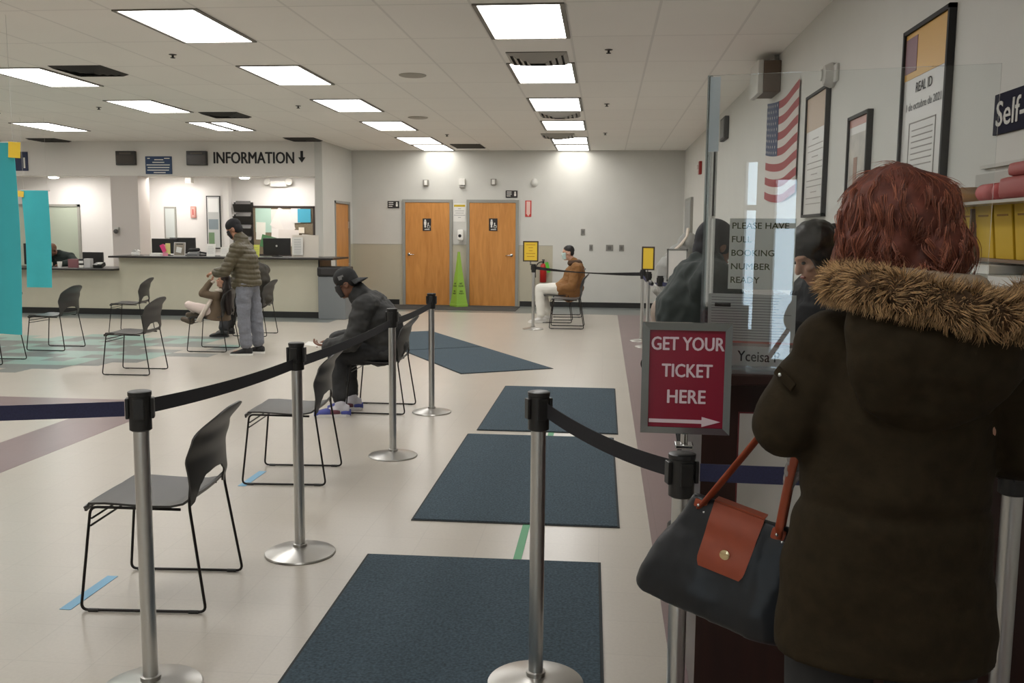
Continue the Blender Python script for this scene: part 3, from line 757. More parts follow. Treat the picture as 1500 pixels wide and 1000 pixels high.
# ---- on the soffit
ys = 17.5
def plate(name, lab, cat, x0, x1, z0, z1, ma, d=.03): 
    t = thing(name, lab, cat, ((x0+x1)/2, ys, (z0+z1)/2)); obj('panel', M().rbox(-(x1-x0)/2, (x1-x0)/2, -d, 0, -(z1-z0)/2, (z1-z0)/2, .006), ma, t); return t
m_led = mat('dark_display', (40, 36, 32), .3)
for x0, x1, n in ((-9.49, -9.10, 'left of the blue notice'), (-8.06, -7.66, 'beside the INFORMATION lettering')):
    t = plate('number_display', 'black number display box on the soffit %s' % n, 'display', x0, x1, 2.80, 3.07, m_led, .08)
    w = (x1-x0)/2; obj('display_strip', M().rbox(-w*.6, w*.6, -.083, -.08, .075, .105), mat('dim_strip', (92, 84, 74), .5), t); obj('window_panel', M().rbox(-w*.9, w*.9, -.083, -.08, -.11, .055), mat('display_brown', (60, 52, 44), .25), t)
m_bluesign = mat('blue_sign', (42, 66, 104), .5)
t = plate('blue_notice', 'blue notice with white text lines on the soffit between the displays', 'sign', -8.92, -8.385, 2.633, 2.972, m_bluesign, .02)
m = M()
for z, a, b in ((.13, -.22, -.17), (.13, .12, .23), (.105, -.08, .10), (.055, -.12, .12), (.005, -.24, .23), (-.045, -.22, .22), (-.095, -.23, .21), (-.14, -.1, .14)): m.rbox(a, b, -.023, -.02, z-.009, z+.009)
obj('text_lines', m, m_white, t)
t = plate('number_sign', 'dark blue sign with a white numeral on the soffit at far left', 'sign', -11.62, -11.34, 2.69, 3.06, mat('navy_sign', (40, 50, 84), .5), .02)
text('numeral', '1', m_white, (.07, -.022, -.03), FACE, None, .2, parent=t, bold=.02)
t = thing('lettering', 'black INFORMATION lettering with a down arrow on the white soffit', 'lettering', (-6.64, ys, 2.95))
text('letters', 'INFORMATION', m_ink, (-.105, -.004, -.003), FACE, 1.59, .215, parent=t, bold=.03, ext=.006)
ar = M().prism([(-.025, .11), (.025, .11), (.025, -.01), (.07, -.01), (0, -.11), (-.07, -.01), (-.025, -.01)], lambda a, b: V((.845+a, -.01, b+.015)), lambda a, b: V((.845+a, 0, b+.015)))
obj('arrow', ar, m_ink, t)

# ================================================================= teal banners
m_tealb = mat('teal_fabric', (60, 176, 184), .7, noise_amt=.05, scale=3)
def banner(lab, x0, x1, y, z0, z1, rz, tagside, tl):
    cx = (x0+x1)/2; w = (x1-x0)/2
    t = thing('hanging_banner', lab, 'banner', (cx, y, 0), rz)
    def f(a, b): return V(((a*2-1)*w, .018*math.sin(a*5+b*3)+.02*math.sin(b*4), z0+(z1-z0)*b))
    obj('cloth', solid(M().grid(f, 10, 24), .004), m_tealb, t, 'auto')
    obj('top_rod', M().cyl((-w-.02, .015, z1), (w+.02, .015, z1), .01, n=10), m_grey, t)
    for s in (-1, 1): obj('cord', M().cyl((s*w*.9, .015, z1), (s*w*.9, .015, H), .0015, n=6), m_grey, t)
    if tagside: obj('yellow_tag', M().box((tagside[0]*w+tagside[1], -.03, z1-tagside[2]), (tagside[3], .003, tagside[4]), RY(tagside[5])), tl, t)
    return t
banner('large teal banner strip hanging at the left picture edge', -5.17, -4.77, 7.2, .70, 2.26, math.radians(-6), (1, .03, .06, .11, .125, 4), m_yel)
banner('small teal banner strip hanging farther back before the lower counter', -9.00, -8.59, 13.7, .65, 2.15, math.radians(4), (-1, -.05, .05, .19, .09, 6), mat('orange_yellow_tag', (222, 186, 70), .7))
# ================================================================= back wall things
yb = Y1
def box_on(name, lab, cat, x, z, w, h, d, ma, y=yb, bev=.006):
    return tag(obj(name, M().box((x, y-d/2, z), (w, d, h), None, bev), ma), lab, cat)
m_sg = mat('restroom_black', (38, 33, 34), .4)
def arrow_sign(lab, x, z):
    t = thing('restroom_sign', lab, 'sign', (x, yb, z)); obj('panel', M().rbox(-.125, .125, -.015, 0, -.075, .075), m_sg, t)
    m = M()
    for k in range(3): m.rbox(-.10, .0-.02*(k == 2), -.018, -.015, .035-.04*k, .05-.04*k)
    obj('text_lines', m, m_white, t); m = M().ball((.075, -.016, .035), (.018, .003, .018), 12); m.rbox(.055, .095, -.018, -.015, -.04, .015); obj('pictogram', m, m_white, t)
arrow_sign('small black restroom sign left of the left restroom door', -4.50, 2.13); arrow_sign('small black restroom sign above and right of the right restroom door', -1.97, 2.36)
def door_sign(lab, x, z):
    t = thing('restroom_sign', lab, 'sign', (x, yb-.04, z)); obj('panel', M().rbox(-.09, .09, -.012, 0, -.13, .13), m_sg, t)
    m = M(); m.ball((-.035, -.013, .09), (.02, .003, .02), 12); m.rbox(-.06, -.01, -.015, -.012, .0, .068); m.rbox(-.052, -.02, -.015, -.012, -.06, .0)
    obj('standing_pictogram', m, m_white, t)
    m = M(); m.ball((.03, -.013, .03), (.014, .003, .014), 10); m.lathe([(.036, 0), (.036, .003), (.026, .003), (.026, 0)], (.04, -.0125, -.04), 20, RX(90)); m.rbox(.018, .034, -.015, -.012, -.03, .02); obj('wheelchair_pictogram', m, m_white, t)
    obj('word_strip', M().rbox(-.05, .06, -.015, -.012, -.11, -.09), m_grey, t)
door_sign('black pictogram sign on the left restroom door', -3.77, 1.71); door_sign('black pictogram sign on the right restroom door', -2.35, 1.72)
def sconce(lab, x, z, steel):
    t = thing('steel_box' if steel else 'alarm_strobe', lab, 'wall device', (x, yb, z))
    if steel:
        obj('body', M().box((0, -.035, 0), (.12, .07, .13), None, .012), mat('dull_steel', (150, 146, 138), .35, .7), t); obj('center_panel', M().box((0, -.072, .0), (.06, .006, .1)), m_white, t)
    else:
        obj('body', M().box((0, -.03, .03), (.13, .06, .14), None, .01), m_white, t); obj('lens', M().box((0, -.035, -.075), (.10, .06, .04), None, .008), mat('clear_lens', (150, 146, 140), .2), t)
sconce('small steel box high on the wall over the left restroom door', -3.79, 2.59, True); sconce('white alarm strobe high on the wall between the restroom doors', -3.02, 2.58, False); sconce('small steel box high on the wall over the right restroom door', -2.35, 2.61, True)
t = thing('wall_device', 'faint white wall fixture high above the extinguisher sign', 'wall device', (-1.49, yb, 2.6)); obj('body', M().ball((0, -.02, 0), (.07, .05, .09), 18), m_wallw, t, True)
t = thing('sanitizer_dispenser', 'white soap dispenser on a backing board above the green cone', 'dispenser', (-3.06, yb, 1.48))
obj('backing_board', M().rbox(-.15, .15, -.01, 0, -.17, .28), m_wallw, t); obj('body', M().box((0.02, -.07, 0.02), (.13, .12, .22), None, .03), m_white, t); obj('window', M().lathe([(.034, 0), (.034, .004)], (.01, -.13, .0), 20, RX(90)), m_ink, t); obj('nozzle', M().box((.02, -.07, -.10), (.08, .07, .06), None, .015), m_grey, t)
t = thing('wall_notice', 'white notice with a yellow heading between the restroom doors', 'notice', (-3.075, yb, 1.97)); obj('sheet', M().rbox(-.135, .135, -.008, 0, -.19, .19), m_white, t); obj('heading', M().rbox(-.12, .12, -.010, -.008, .12, .165), mat('gold_heading', (196, 170, 40), .6), t)
m = M()
for k, w in enumerate((.03, .10, .09, .12, .03)): m.rbox(-w, w, -.010, -.008, .075-.045*k, .083-.045*k)
obj('text_lines', m, mat('grey_print', (120, 120, 122), .8), t)
t = thing('wet_floor_cone', 'lime green pyramid caution cone between the restroom doors', 'caution cone', (-3.03, 19.22, 0), math.radians(40))
m_lime = mat('lime_plastic', (150, 192, 74), .5)
t.scale = (.8, .8, 1); obj('base', M().box((0, 0, .035), (.36, .36, .07), None, .02), m_lime, t)
def fru(m, w0, w1, z0, z1): m.add([V((sx*w, sy*w, z)) for w, z in ((w0, z0), (w1, z1)) for sx, sy in ((-1, -1), (1, -1), (1, 1), (-1, 1))], [(0, 1, 5, 4), (1, 2, 6, 5), (2, 3, 7, 6), (3, 0, 4, 7), (3, 2, 1, 0), (4, 5, 6, 7)]); return m
obj('body', fru(fru(fru(M(), .165, .155, .06, .14), .15, .075, .14, .72), .07, .022, .72, 1.15), m_lime, t)
for rz in (0, -90):
    for k, s in enumerate(('WET', 'FLOOR', 'PISO', 'MOJADO')):
        z = (.49, .44, .33, .28)[k]; d = .15-.075*(z-.14)/.58+.003
        text('caution_lettering', s, m_ink, RZ(rz) @ V((0, -d, z)), RZ(rz) @ RX(83), .09 if k in (0, 2) else .14, .035, parent=t, bold=.02)
t = thing('extinguisher_sign', 'red and white vertical arrow sign above the fire extinguisher', 'sign', (-1.615, yb, 2.06)); obj('panel', M().rbox(-.065, .065, -.008, 0, -.17, .17), mat('sign_red', (196, 60, 54), .5), t)
obj('white_field', M().rbox(-.04, .04, -.010, -.008, -.09, .15), mat('sign_pinkwhite', (226, 190, 180), .5), t); obj('arrow', M().prism([(-.05, -.09), (.05, -.09), (0, -.16)], lambda a, b: V((a, -.011, b)), lambda a, b: V((a, -.008, b))), mat('sign_pinkwhite', (226, 190, 180), .5), t)
t = thing('fire_extinguisher', 'red fire extinguisher on the wall behind the man in white trousers', 'fire extinguisher', (-1.28, yb-.09, .52))
obj('cylinder', M().lathe([(.05, 0), (.07, .015), (.07, .32), (.05, .38), (.02, .40)], n=24), mat('extinguisher_red', (178, 32, 26), .3), t, True); obj('valve', M().cyl((0, 0, .4), (0, 0, .45), .02).box((0, 0, .47), (.05, .14, .02)), m_black, t); obj('hose', M().tube(arc((0, 0, .43), (-.2, 0, .45), (-.16, -.02, .1), 10), .012), m_black, t, True)
obj('green_tag', M().box((.10, -.10, .32), (.07, .006, .22), RY(-14)), mat('green_plastic', (92, 190, 60), .4), t)
for x, z, w, n in ((-.46, 1.58, .09, 'single steel switch plate highest on the back wall'), (-.285, 1.255, .075, 'left steel wall plate of the lower three'), (.10, 1.255, .15, 'wide steel wall plate, middle of the lower three'), (.35, 1.255, .10, 'right steel wall plate of the lower three')):
    t = thing('wall_plate', n, 'wall plate', (x, yb, z)); obj('plate', M().rbox(-w/2, w/2, -.01, 0, -.065, .065), mat('plate_steel', (138, 136, 130), .4, .5), t); obj('insert', M().rbox(-w/4, w/4, -.014, -.01, -.035, .035), mat('plate_dark', (104, 102, 98), .5), t)

# ================================================================= post signs
def post_sign(lab, x, y, z0, w, h, fr, face, rz=0, lines=True):
    t = thing('sign_holder', lab, 'sign', (x, y, z0), math.radians(rz)); e = .02
    f = M(); f.rbox(-w/2, w/2, -.008, .012, 0, e); f.rbox(-w/2, w/2, -.008, .012, h-e, h); f.rbox(-w/2, -w/2+e, -.008, .012, 0, h); f.rbox(w/2-e, w/2, -.008, .012, 0, h)
    obj('frame', f, fr, t); obj('sheet', M().rbox(-w/2+e, w/2-e, -.003, .006, e, h-e), face, t); obj('neck', M().cyl((0, 0, -.06), (0, 0, .0), .012), m_chrome, t)
    if lines:
        m = M()
        for k, q in enumerate((.3, .14, .12, .3, .25)): m.rbox(-q*w, q*w, -.005, -.003, h*(.8-.14*k), h*(.8-.14*k)+.008)
        obj('text_lines', m, mat('ochre_print', (196, 130, 40), .7), t)
    return t
post_sign('yellow notice in a dark frame on the post near the restroom doors', -1.19, 15.0, 1.10, .25, .33, mat('brown_frame', (70, 56, 40), .5), m_yel)
post_sign('yellow notice in a brown frame on the far right posts', .63, 13.6, 1.04, .185, .34, mat('brown_frame', (70, 56, 40), .5), m_yel, -8, False)
post_sign('blank white notice in a silver frame on the mauve floor at right', .87, 11.3, 1.0, .25, .39, mat('silver_frame', (168, 168, 164), .3, .8), m_white, 0, False)
# ticket sign
t = thing('ticket_sign', 'red GET YOUR TICKET HERE sign in a chrome frame in front of the woman', 'sign', (.229, 2.548, 1.03), math.radians(-2))
w, h, e = .242, .308, .020
m_cf = mat('chrome_frame', (150, 156, 160), .12, 1.)
for poly in ([(-w/2, 0), (w/2, 0), (w/2-e, e), (-w/2+e, e)], [(-w/2, h), (-w/2+e, h-e), (w/2-e, h-e), (w/2, h)], [(-w/2, 0), (-w/2+e, e), (-w/2+e, h-e), (-w/2, h)], [(w/2, 0), (w/2, h), (w/2-e, h-e), (w/2-e, e)]):
    q = M(); n = len(poly)
    def yy(a, b): return -.006 if (abs(a) > w/2-e/2 or b < e/2 or b > h-e/2) else -.016
    q.prism(poly, lambda a, b: V((a, yy(a, b), b)), lambda a, b: V((a, .010, b))); obj('frame_rail', q, m_cf, t)
obj('panel', M().rbox(-w/2+e*.8, w/2-e*.8, -.008, .006, e*.8, h-e*.8), mat('crimson_panel', (138, 18, 46), .35), t)
m_pw = mat('sign_white', (226, 206, 212), .5)
for s, z, ww in (('GET YOUR', .251, .194), ('TICKET', .177, .135), ('HERE', .105, .102)):
    text('lettering', s, m_pw, (.002, -.0095, z), FACE, ww, .036, parent=t, bold=.035, ext=.0004)
obj('arrow', M().prism([(-.098, .031), (.045, .031), (.045, .022), (.095, .037), (.045, .050), (.045, .041), (-.098, .041)], lambda a, b: V((a, -.0098, b)), lambda a, b: V((a, -.008, b))), m_pw, t)
obj('bracket', M().cyl((0, .0, -.04), (0, .0, .0), .010).box((0, .004, -.034), (.05, .05, .012), None, .003), m_chrome, t)

# ================================================================= reception counter at right
m_maho = wood('dark_mahogany', (44, 28, 24), (60, 36, 30), 'Z', 2., .35)
t = thing('reception_counter', 'dark mahogany reception counter behind the woman, with a clear shield on top', 'counter', (.95, 3.2, 0))
add('front_panel', M().rbox(.315, 1.60, 2.90, 2.94, .06, 1.13), m_maho, t); add('side_panel', M().rbox(.315, .355, 2.94, 3.6, .06, 1.13), m_maho, t)
add('worktop', M().rbox(.30, 1.605, 2.78, 3.66, 1.13, 1.165, .006), m_maho, t); add('plinth', M().rbox(.33, 1.60, 2.96, 3.58, 0, .06), m_bb, t)
def posted(lab, x0, x1, z0, z1, border=True):
    t = thing('posted_notice', lab, 'notice', ((x0+x1)/2, 2.90, (z0+z1)/2)); w, h = (x1-x0)/2, (z1-z0)/2
    obj('border', M().rbox(-w, w, -.004, 0, -h, h), mat('thin_maroon_border', (120, 50, 54), .6), t); obj('sheet', M().rbox(-w+.004, w-.004, -.006, -.004, -h+.004, h-.004), mat('dim_white', (206, 204, 198), .6), t); return t, w, h
t, w, h = posted('large white notice with red border on the mahogany counter, behind the handbag strap', .425, .80, .58, 1.028)
text('lettering', 'DE LA', m_ink, (-.10, -.0075, .014), FACE, .09, .03, parent=t, bold=.02, ext=.0004)
posted('narrow white notice low on the counter front at the right picture edge', 1.06, 1.16, .78, 1.0)

# acrylic shield, turned a little toward the queue
SA = math.radians(-12)
t = thing('acrylic_shield', 'clear acrylic sneeze shield standing on the reception counter', 'sneeze shield', (.303, 2.90, 1.165), SA)
m_acr = bpy.data.materials.new('clear_acrylic'); m_acr.use_nodes = True                       # thin clear sheet: see-through plus Fresnel reflection
nt = m_acr.node_tree; nt.nodes.remove(nt.nodes['Principled BSDF']); out_ = nt.nodes['Material Output']
tr_ = nt.nodes.new('ShaderNodeBsdfTransparent'); tr_.inputs[0].default_value = (.97, .985, .985, 1); gl_ = nt.nodes.new('ShaderNodeBsdfGlossy'); gl_.inputs['Roughness'].default_value = .0
fr_ = nt.nodes.new('ShaderNodeFresnel'); fr_.inputs['IOR'].default_value = 1.5; mx_ = nt.nodes.new('ShaderNodeMixShader')
nt.links.new(fr_.outputs[0], mx_.inputs[0]); nt.links.new(tr_.outputs[0], mx_.inputs[1]); nt.links.new(gl_.outputs[0], mx_.inputs[2]); nt.links.new(mx_.outputs[0], out_.inputs[0])
obj('panel', M().rbox(0, .79, -.003, .003, 0, .885), m_acr, t)
m_edge = mat('acrylic_edge', (214, 226, 230), .05, trans=.9)
obj('edge_post', M().rbox(-.004, .010, -.004, .010, 0, .885), m_edge, t)
obj('side_panel', M().rbox(-.003, .003, .02, .30, 0, .885), m_acr, t)
obj('upper_flange', M().rbox(.004, .034, -.007, -.003, .66, .88), mat('frosted_flange', (214, 226, 232), .3, trans=.55), t)
obj('foot_bracket', M().rbox(.0, .79, -.02, .02, 0, .012), m_edge, t)
def thin_paper(name, rgb):
    m = bpy.data.materials.new(name); m.use_nodes = True; nt = m.node_tree; nt.nodes.remove(nt.nodes['Principled BSDF'])
    a = nt.nodes.new('ShaderNodeBsdfDiffuse'); b = nt.nodes.new('ShaderNodeBsdfTranslucent'); x = nt.nodes.new('ShaderNodeMixShader'); x.inputs[0].default_value = .5
    a.inputs[0].default_value = b.inputs[0].default_value = (*lin(rgb), 1)
    nt.links.new(a.outputs[0], x.inputs[1]); nt.links.new(b.outputs[0], x.inputs[2]); nt.links.new(x.outputs[0], nt.nodes['Material Output'].inputs[0]); return m
m_thin = thin_paper('thin_white_paper', (240, 240, 236)); m_thing = thin_paper('thin_grey_paper', (224, 224, 222))
def on_shield(name, lab, x0, x1, z0, z1, ma, cat='notice', d=-.006):
    R = RZ(math.degrees(SA)); t = thing(name, lab, cat, V((.303, 2.90, 1.165))+R @ V(((x0+x1)/2, -d, (z0+z1)/2)), SA); w, h = (x1-x0)/2, (z1-z0)/2
    obj('sheet', M().rbox(-w, w, -.001, .0008, -h, h), ma, t); return t, w, h
t, w, h = on_shield('booking_notice', 'white PLEASE HAVE FULL BOOKING NUMBER READY notice taped to the shield', .075, .268, .247, .461, m_thin)
m_gtx = mat('olive_print', (60, 70, 16), .7)
for k, (s, ww) in enumerate((('PLEASE HAVE', .165), ('FULL', .058), ('BOOKING', .125), ('NUMBER', .115), ('READY', .085))):
    text('lettering', s, m_gtx if k < 5 else m_ink, (-w+.008, -.0016, h-.022-.041*k), FACE, ww, .0185, parent=t, bold=.02, align='LEFT', ext=.0003)
t, w, h = on_shield('document_sheet', 'large sheet of closely printed lines on the shield under the booking notice', .018, .278, .082, .232, m_thing)
m = M(); random.seed(5)
for k in range(16):
    z = h-.012-.0083*k; m.rbox(-w+.01, w-.012-random.random()*.05, -.0015, -.001, z, z+.0016)
obj('printed_lines', m, mat('grey_print', (120, 120, 122), .8), t); obj('dark_heading', M().rbox(-w+.02, -w+.068, -.0018, -.001, h-.040, h-.028), m_ink, t); obj('red_line', M().rbox(-w, w, -.0018, -.001, -h, -h+.006), mat('faded_red', (196, 120, 110), .6), t)
t, w, h = on_shield('name_strip', 'grey name strip with black letters at the foot of the shield', .03, .32, .012, .072, m_thing)
text('lettering', 'Yceisa P', m_ink, (-w+.082, -.0016, .0), FACE, .125, .032, parent=t, bold=.015, align='LEFT', ext=.0003)

# ================================================================= right wall things
xw = X1
def SV(a, d, b, y): return V((xw-d, y, b))
def side_poster(lab, y0, y1, z0, z1, header, hz, extra=None, frame=None):
    """y0 far edge, y1 near edge"""
    cy = (y0+y1)/2; cz = (z0+z1)/2; w = (y0-y1)/2; h = (z1-z0)/2; t = thing('framed_poster', lab, 'poster', (xw, cy, cz))
    f = M(); e = .022
    for a in ((-w, w, h-e, h), (-w, w, -h, -h+e), (-w, -w+e, -h, h), (w-e, w, -h, h)): f.rbox(-.035, 0, a[0], a[1], a[2], a[3])
    obj('frame', f, frame or m_ink, t); obj('sheet', M().rbox(-.02, -.005, -w+e, w-e, -h+e, h-e), mat('poster_white', (206, 204, 200), .35), t)
    if header: obj('header_band', M().rbox(-.022, -.02, -w+e, w-e, h-e-hz, h-e), header, t)
    return t, w, h
m_gold = mat('gold_header', (206, 158, 60), .4); m_tan = mat('tan_header', (176, 150, 122), .4)
t, w, h = side_poster('large framed REAL ID poster with a gold header, nearest on the right wall', 5.32, 4.64, 1.70, 2.655, m_gold, .24)
obj('header_flag', M().rbox(-.024, -.022, .13, .31, .25, .43), mat('plum_patch', (128, 92, 104), .5), t)
text('heading', 'REAL ID', m_ink, (-.0225, .0, .16), SIDE, .24, .05, parent=t, ext=.0004)
text('date_line', '1 de octubre de 2021', mat('grey_print', (120, 120, 122), .8), (-.0225, -.0, .07), SIDE, .52, .04, parent=t, ext=.0004)
m = M(); 
for a in ((-.2, .2, -.02, -.014), (-.2, .2, -.42, -.414), (-.2, -.194, -.42, -.014), (.194, .2, -.42, -.014)): m.rbox(-.0225, -.02, *a)
for k in range(7): m.rbox(-.0225, -.02, -.16, .15, -.06-.03*k, -.055-.03*k)
m.rbox(-.0225, -.02, -.05, .14, -.40, -.28)
obj('printed_form', m, mat('pale_print', (160, 156, 152), .8), t)
t, w, h = side_poster('framed poster with a tan header beside the flag', 7.77, 7.06, 1.71, 2.66, m_tan, .26)
m = M()
for k in range(12): q = .25 if k % 3 else .1; m.rbox(-.0225, -.02, -q, q, .12-.045*k, .126-.045*k)
obj('printed_lines', m, mat('pale_print', (160, 156, 152), .8), t)
t, w, h = side_poster('smaller framed picture with a reddish top, between the two tall posters', 6.42, 5.94, 1.70, 2.34, mat('rose_header', (176, 120, 108), .4), .05)
obj('picture', M().rbox(-.022, -.02, -.19, .19, -.26, .2), mat('pale_picture', (176, 170, 160), .4, noise_amt=.2, scale=8), t); obj('tall_building', M().rbox(-.024, -.022, .0, .08, -.26, .05), mat('rust_patch', (150, 110, 90), .5), t)
# flag
t = thing('flag', 'American flag with red stripes hanging on the right wall', 'flag', (xw, 8.92, 2.4))
FW, FH = .78, .47
def fs(a, b):                                                    # a: 0 far .. 1 near, b: 0 bottom .. 1 top
    return V((-.012-.008*math.sin(a*9)*(1-.3*b), FW*(1-2*a), -FH+2*FH*b-.06*math.sin(PI*a)*(1)))
m_fr = mat('flag_red', (160, 74, 76), .8); m_fw = mat('flag_white', (212, 204, 198), .8); m_fb = mat('flag_blue', (58, 72, 104), .8)
cl_ = M(); me_v = {}
N1 = 24
for k in range(13):
    cl_.cur = k % 2
    cl_.grid(lambda a, b: fs(a, 1-(k+b)/13), N1, 2)
obj('cloth', cl_, [m_fr, m_fw], t, True)
obj('canton', M().grid(lambda a, b: fs(a*.4, 1-b*7/13)+V((-.003, 0, 0)), 12, 8), m_fb, t, True)
st = M()
for r in range(9):
    n = 6 if r % 2 == 0 else 5
    for c_ in range(n):
        a = (.033+(c_+(.5 if r % 2 else 0))*.0667); b = (r+.6)/9.2*7/13
        p = fs(a, 1-b)+V((-.006, 0, 0)); vs = []
        for q in range(10):
            R_ = .021 if q % 2 == 0 else .009; an = PI/2+q*PI/5; vs.append(p+V((0, R_*math.cos(an), R_*math.sin(an))))
        st.add(vs, [tuple(range(10))])
obj('stars', st, m_fw, t)
t = thing('wall_speaker', 'white and brown speaker box in the corner under the ceiling above the flag', 'speaker', (xw, 9.35, 3.04)); obj('body', M().rbox(-.16, 0, -.26, .20, -.14, .15, .01), mat('speaker_brown', (98, 82, 68), .6), t); obj('grille', M().rbox(-.21, -.16, -.25, .24, -.15, .16, .01), m_wallw, t); obj('mount', M().rbox(-.04, 0, -.1, .1, .15, .22), m_grey, t)
t = thing('emergency_lamp', 'pale round emergency lamp on the wall above the tan poster', 'emergency light', (xw, 7.0, 2.71)); t.scale = (.75, .75, .75); obj('body', M().lathe([(.11, 0), (.12, .03), (.09, .10), (.04, .12)], n=28, R=RY(-90)), mat('lamp_grey', (196, 194, 188), .35), t, 'auto'); obj('lens', M().lathe([(.055, .0), (.05, .01)], (-.12, 0, 0), 20, RY(-90)), m_wallw, t); obj('base_plate', M().rbox(-.03, 0, -.2, .1, -.08, .08, .01), m_wallw, t)
t = thing('wall_box', 'narrow black box high on the right wall beside the shield edge', 'wall device', (xw, 13.0, 2.98)); obj('body', M().rbox(-.06, 0, -.25, .25, -.15, .15, .01), m_ink, t); obj('front', M().rbox(-.066, -.06, -.2, .2, -.12, .12), m_black, t)
t = thing('fire_alarm', 'small red fire alarm strobe high on the far right wall', 'fire alarm', (xw, 16.2, 2.68)); obj('body', M().rbox(-.05, 0, -.08, .08, -.11, .11, .01), mat('alarm_red', (150, 40, 34), .4), t); obj('lens', M().rbox(-.09, -.05, -.04, .04, -.03, .05, .01), m_white, t)
t = thing('notice_case', 'grey framed notice case on the far right wall', 'notice case', (xw, 18.1, 1.72)); obj('frame', M().rbox(-.05, 0, -.6, .6, -.5, .52), m_frame, t); obj('pane', M().rbox(-.055, -.05, -.55, .55, -.45, .47), mat('grey_pane', (148, 152, 152), .15), t)
m_navy = mat('navy_sign_panel', (34, 35, 52), .9, spec=.2)
t = thing('self_service_sign', 'dark blue Self-Service sign on the right wall at the picture edge', 'sign', (xw, 3.72, 2.075)); obj('panel', M().rbox(-.012, 0, -.38, .39, -.082, .082), m_navy, t)
text('lettering', 'Self-Service', m_wallw, (-.0135, .0, 0), SIDE, .72, .10, parent=t, bold=.02)
# leaflet rack on the wall
t = thing('leaflet_rack', 'clear wall rack filled with yellow leaflets right of the woman', 'leaflet rack', (xw, 3.70, 1.44))
obj('back_panel', M().rbox(-.012, 0, -.55, .56, -.42, .40), mat('rack_grey', (170, 168, 162), .4), t)
m_yb = mat('yellow_leaflet', (214, 176, 30), .6)
for r, z in enumerate((.05, -.32)):
    obj('shelf', M().rbox(-.10, -.01, -.55, .56, z-.012, z), mat('rack_brown', (120, 96, 74), .5), t)
    for k in range(6):
        y = .47-.185*k
        obj('yellow_booklet', M().box((-.055, y, z+.125), (.03, .165, .25), RY(-6), .004), m_yb, t)
        obj('booklet_print', M().box((-.075, y, z+.17), (.002, .10, .008), RY(-6)), mat('ochre_print2', (150, 110, 30), .7), t)
    obj('divider', M().rbox(-.09, -.01, .37, .385, z, z+.2), mat('rack_brown', (120, 96, 74), .5), t)
obj('ledge', M().rbox(-.20, -.01, -.55, .56, -.052, -.040), mat('shelf_clear', (190, 188, 180), .2), t)
# things lying on top of the rack shelf
t = thing('wall_shelf', 'narrow clear shelf above the yellow leaflets carrying red folders', 'shelf', (xw, 3.70, 1.70)); obj('board', M().rbox(-.18, 0, -.55, .62, 0, .012), mat('shelf_clear', (190, 188, 180), .2), t); obj('rail', M().rbox(-.02, 0, -.5, .5, .16, .175), m_grey, t)
def on_shelf(name, lab, cat, y, m, ma): 
    q = obj(name, m, ma, None, True); q.location = (xw-.14, y, 1.712); return tag(q, lab, cat)
m_fold = mat('salmon_red', (196, 92, 92), .6)
on_shelf('envelope', 'brown folded envelope at the far end of the shelf above the leaflets', 'envelope', 4.10, M().add([V((-.05, .16, 0)), V((.12, .16, 0)), V((.12, -.22, .0)), V((-.05, -.22, .0)), V((-.03, .12, .07)), V((.12, .12, .075)), V((.12, -.05, .04)), V((-.03, -.06, .04))], [(3, 2, 1, 0), (4, 5, 6, 7), (0, 1, 5, 4), (1, 2, 6, 5), (2, 3, 7, 6), (3, 0, 4, 7)]), mat('brown_kraft', (156, 112, 60), .7))
on_shelf('rolled_folder', 'red rolled folder lying on the shelf, farther from the viewer', 'folder', 3.70, M().cap((0, .12, .033), (0, -.03, .033), .033, .033, 18), m_fold)
on_shelf('rolled_folder', 'stack of red folded papers at the picture edge on the shelf', 'folder', 3.47, M().box((.03, 0, .04), (.14, .28, .08), None, .025).box((.03, -.02, .105), (.12, .22, .05), None, .02), mat('dusty_red', (168, 84, 80), .6))
t = thing('supply_table', 'white-topped side table along the right wall under the leaflet rack', 'table', (1.45, 3.95, 0)); obj('top', M().rbox(-.15, .15, -.28, .55, .95, .98), mat('form_white', (196, 194, 190), .5), t); obj('body', M().rbox(-.13, .15, -.27, .54, 0, .95), mat('cabinet_grey', (120, 116, 112), .5), t)
for k, (y, z, r, w, n) in enumerate(((4.08, .0, 8, .17, 'at the far end of the leaflet rack ledge'), (3.80, .0, -6, .17, 'in the middle of the leaflet rack ledge'), (3.83, .034, 12, .15, 'turned on top of the middle pile of the rack ledge'), (3.45, .0, 3, .17, 'at the picture edge on the leaflet rack ledge'))):
    tag(obj('form_stack', M().box((1.50, y, 1.417+z), (w, .26, .032), RZ(r)), m_white), 'white form stack %s' % n, 'papers', 'white form stacks')
# ================================================================= people
m_skinA = mat('tan_skin', (176, 128, 100), .5); m_skinB = mat('brown_skin', (120, 82, 62), .5); m_skinC = mat('light_skin', (206, 160, 136), .5)
m_hair = mat('black_hair', (26, 22, 21), .5, noise_amt=.3, scale=60)
m_eye = mat('dark_eye', (22, 18, 16), .2)
m_lip = mat('lip_tone', (150, 88, 78), .5)

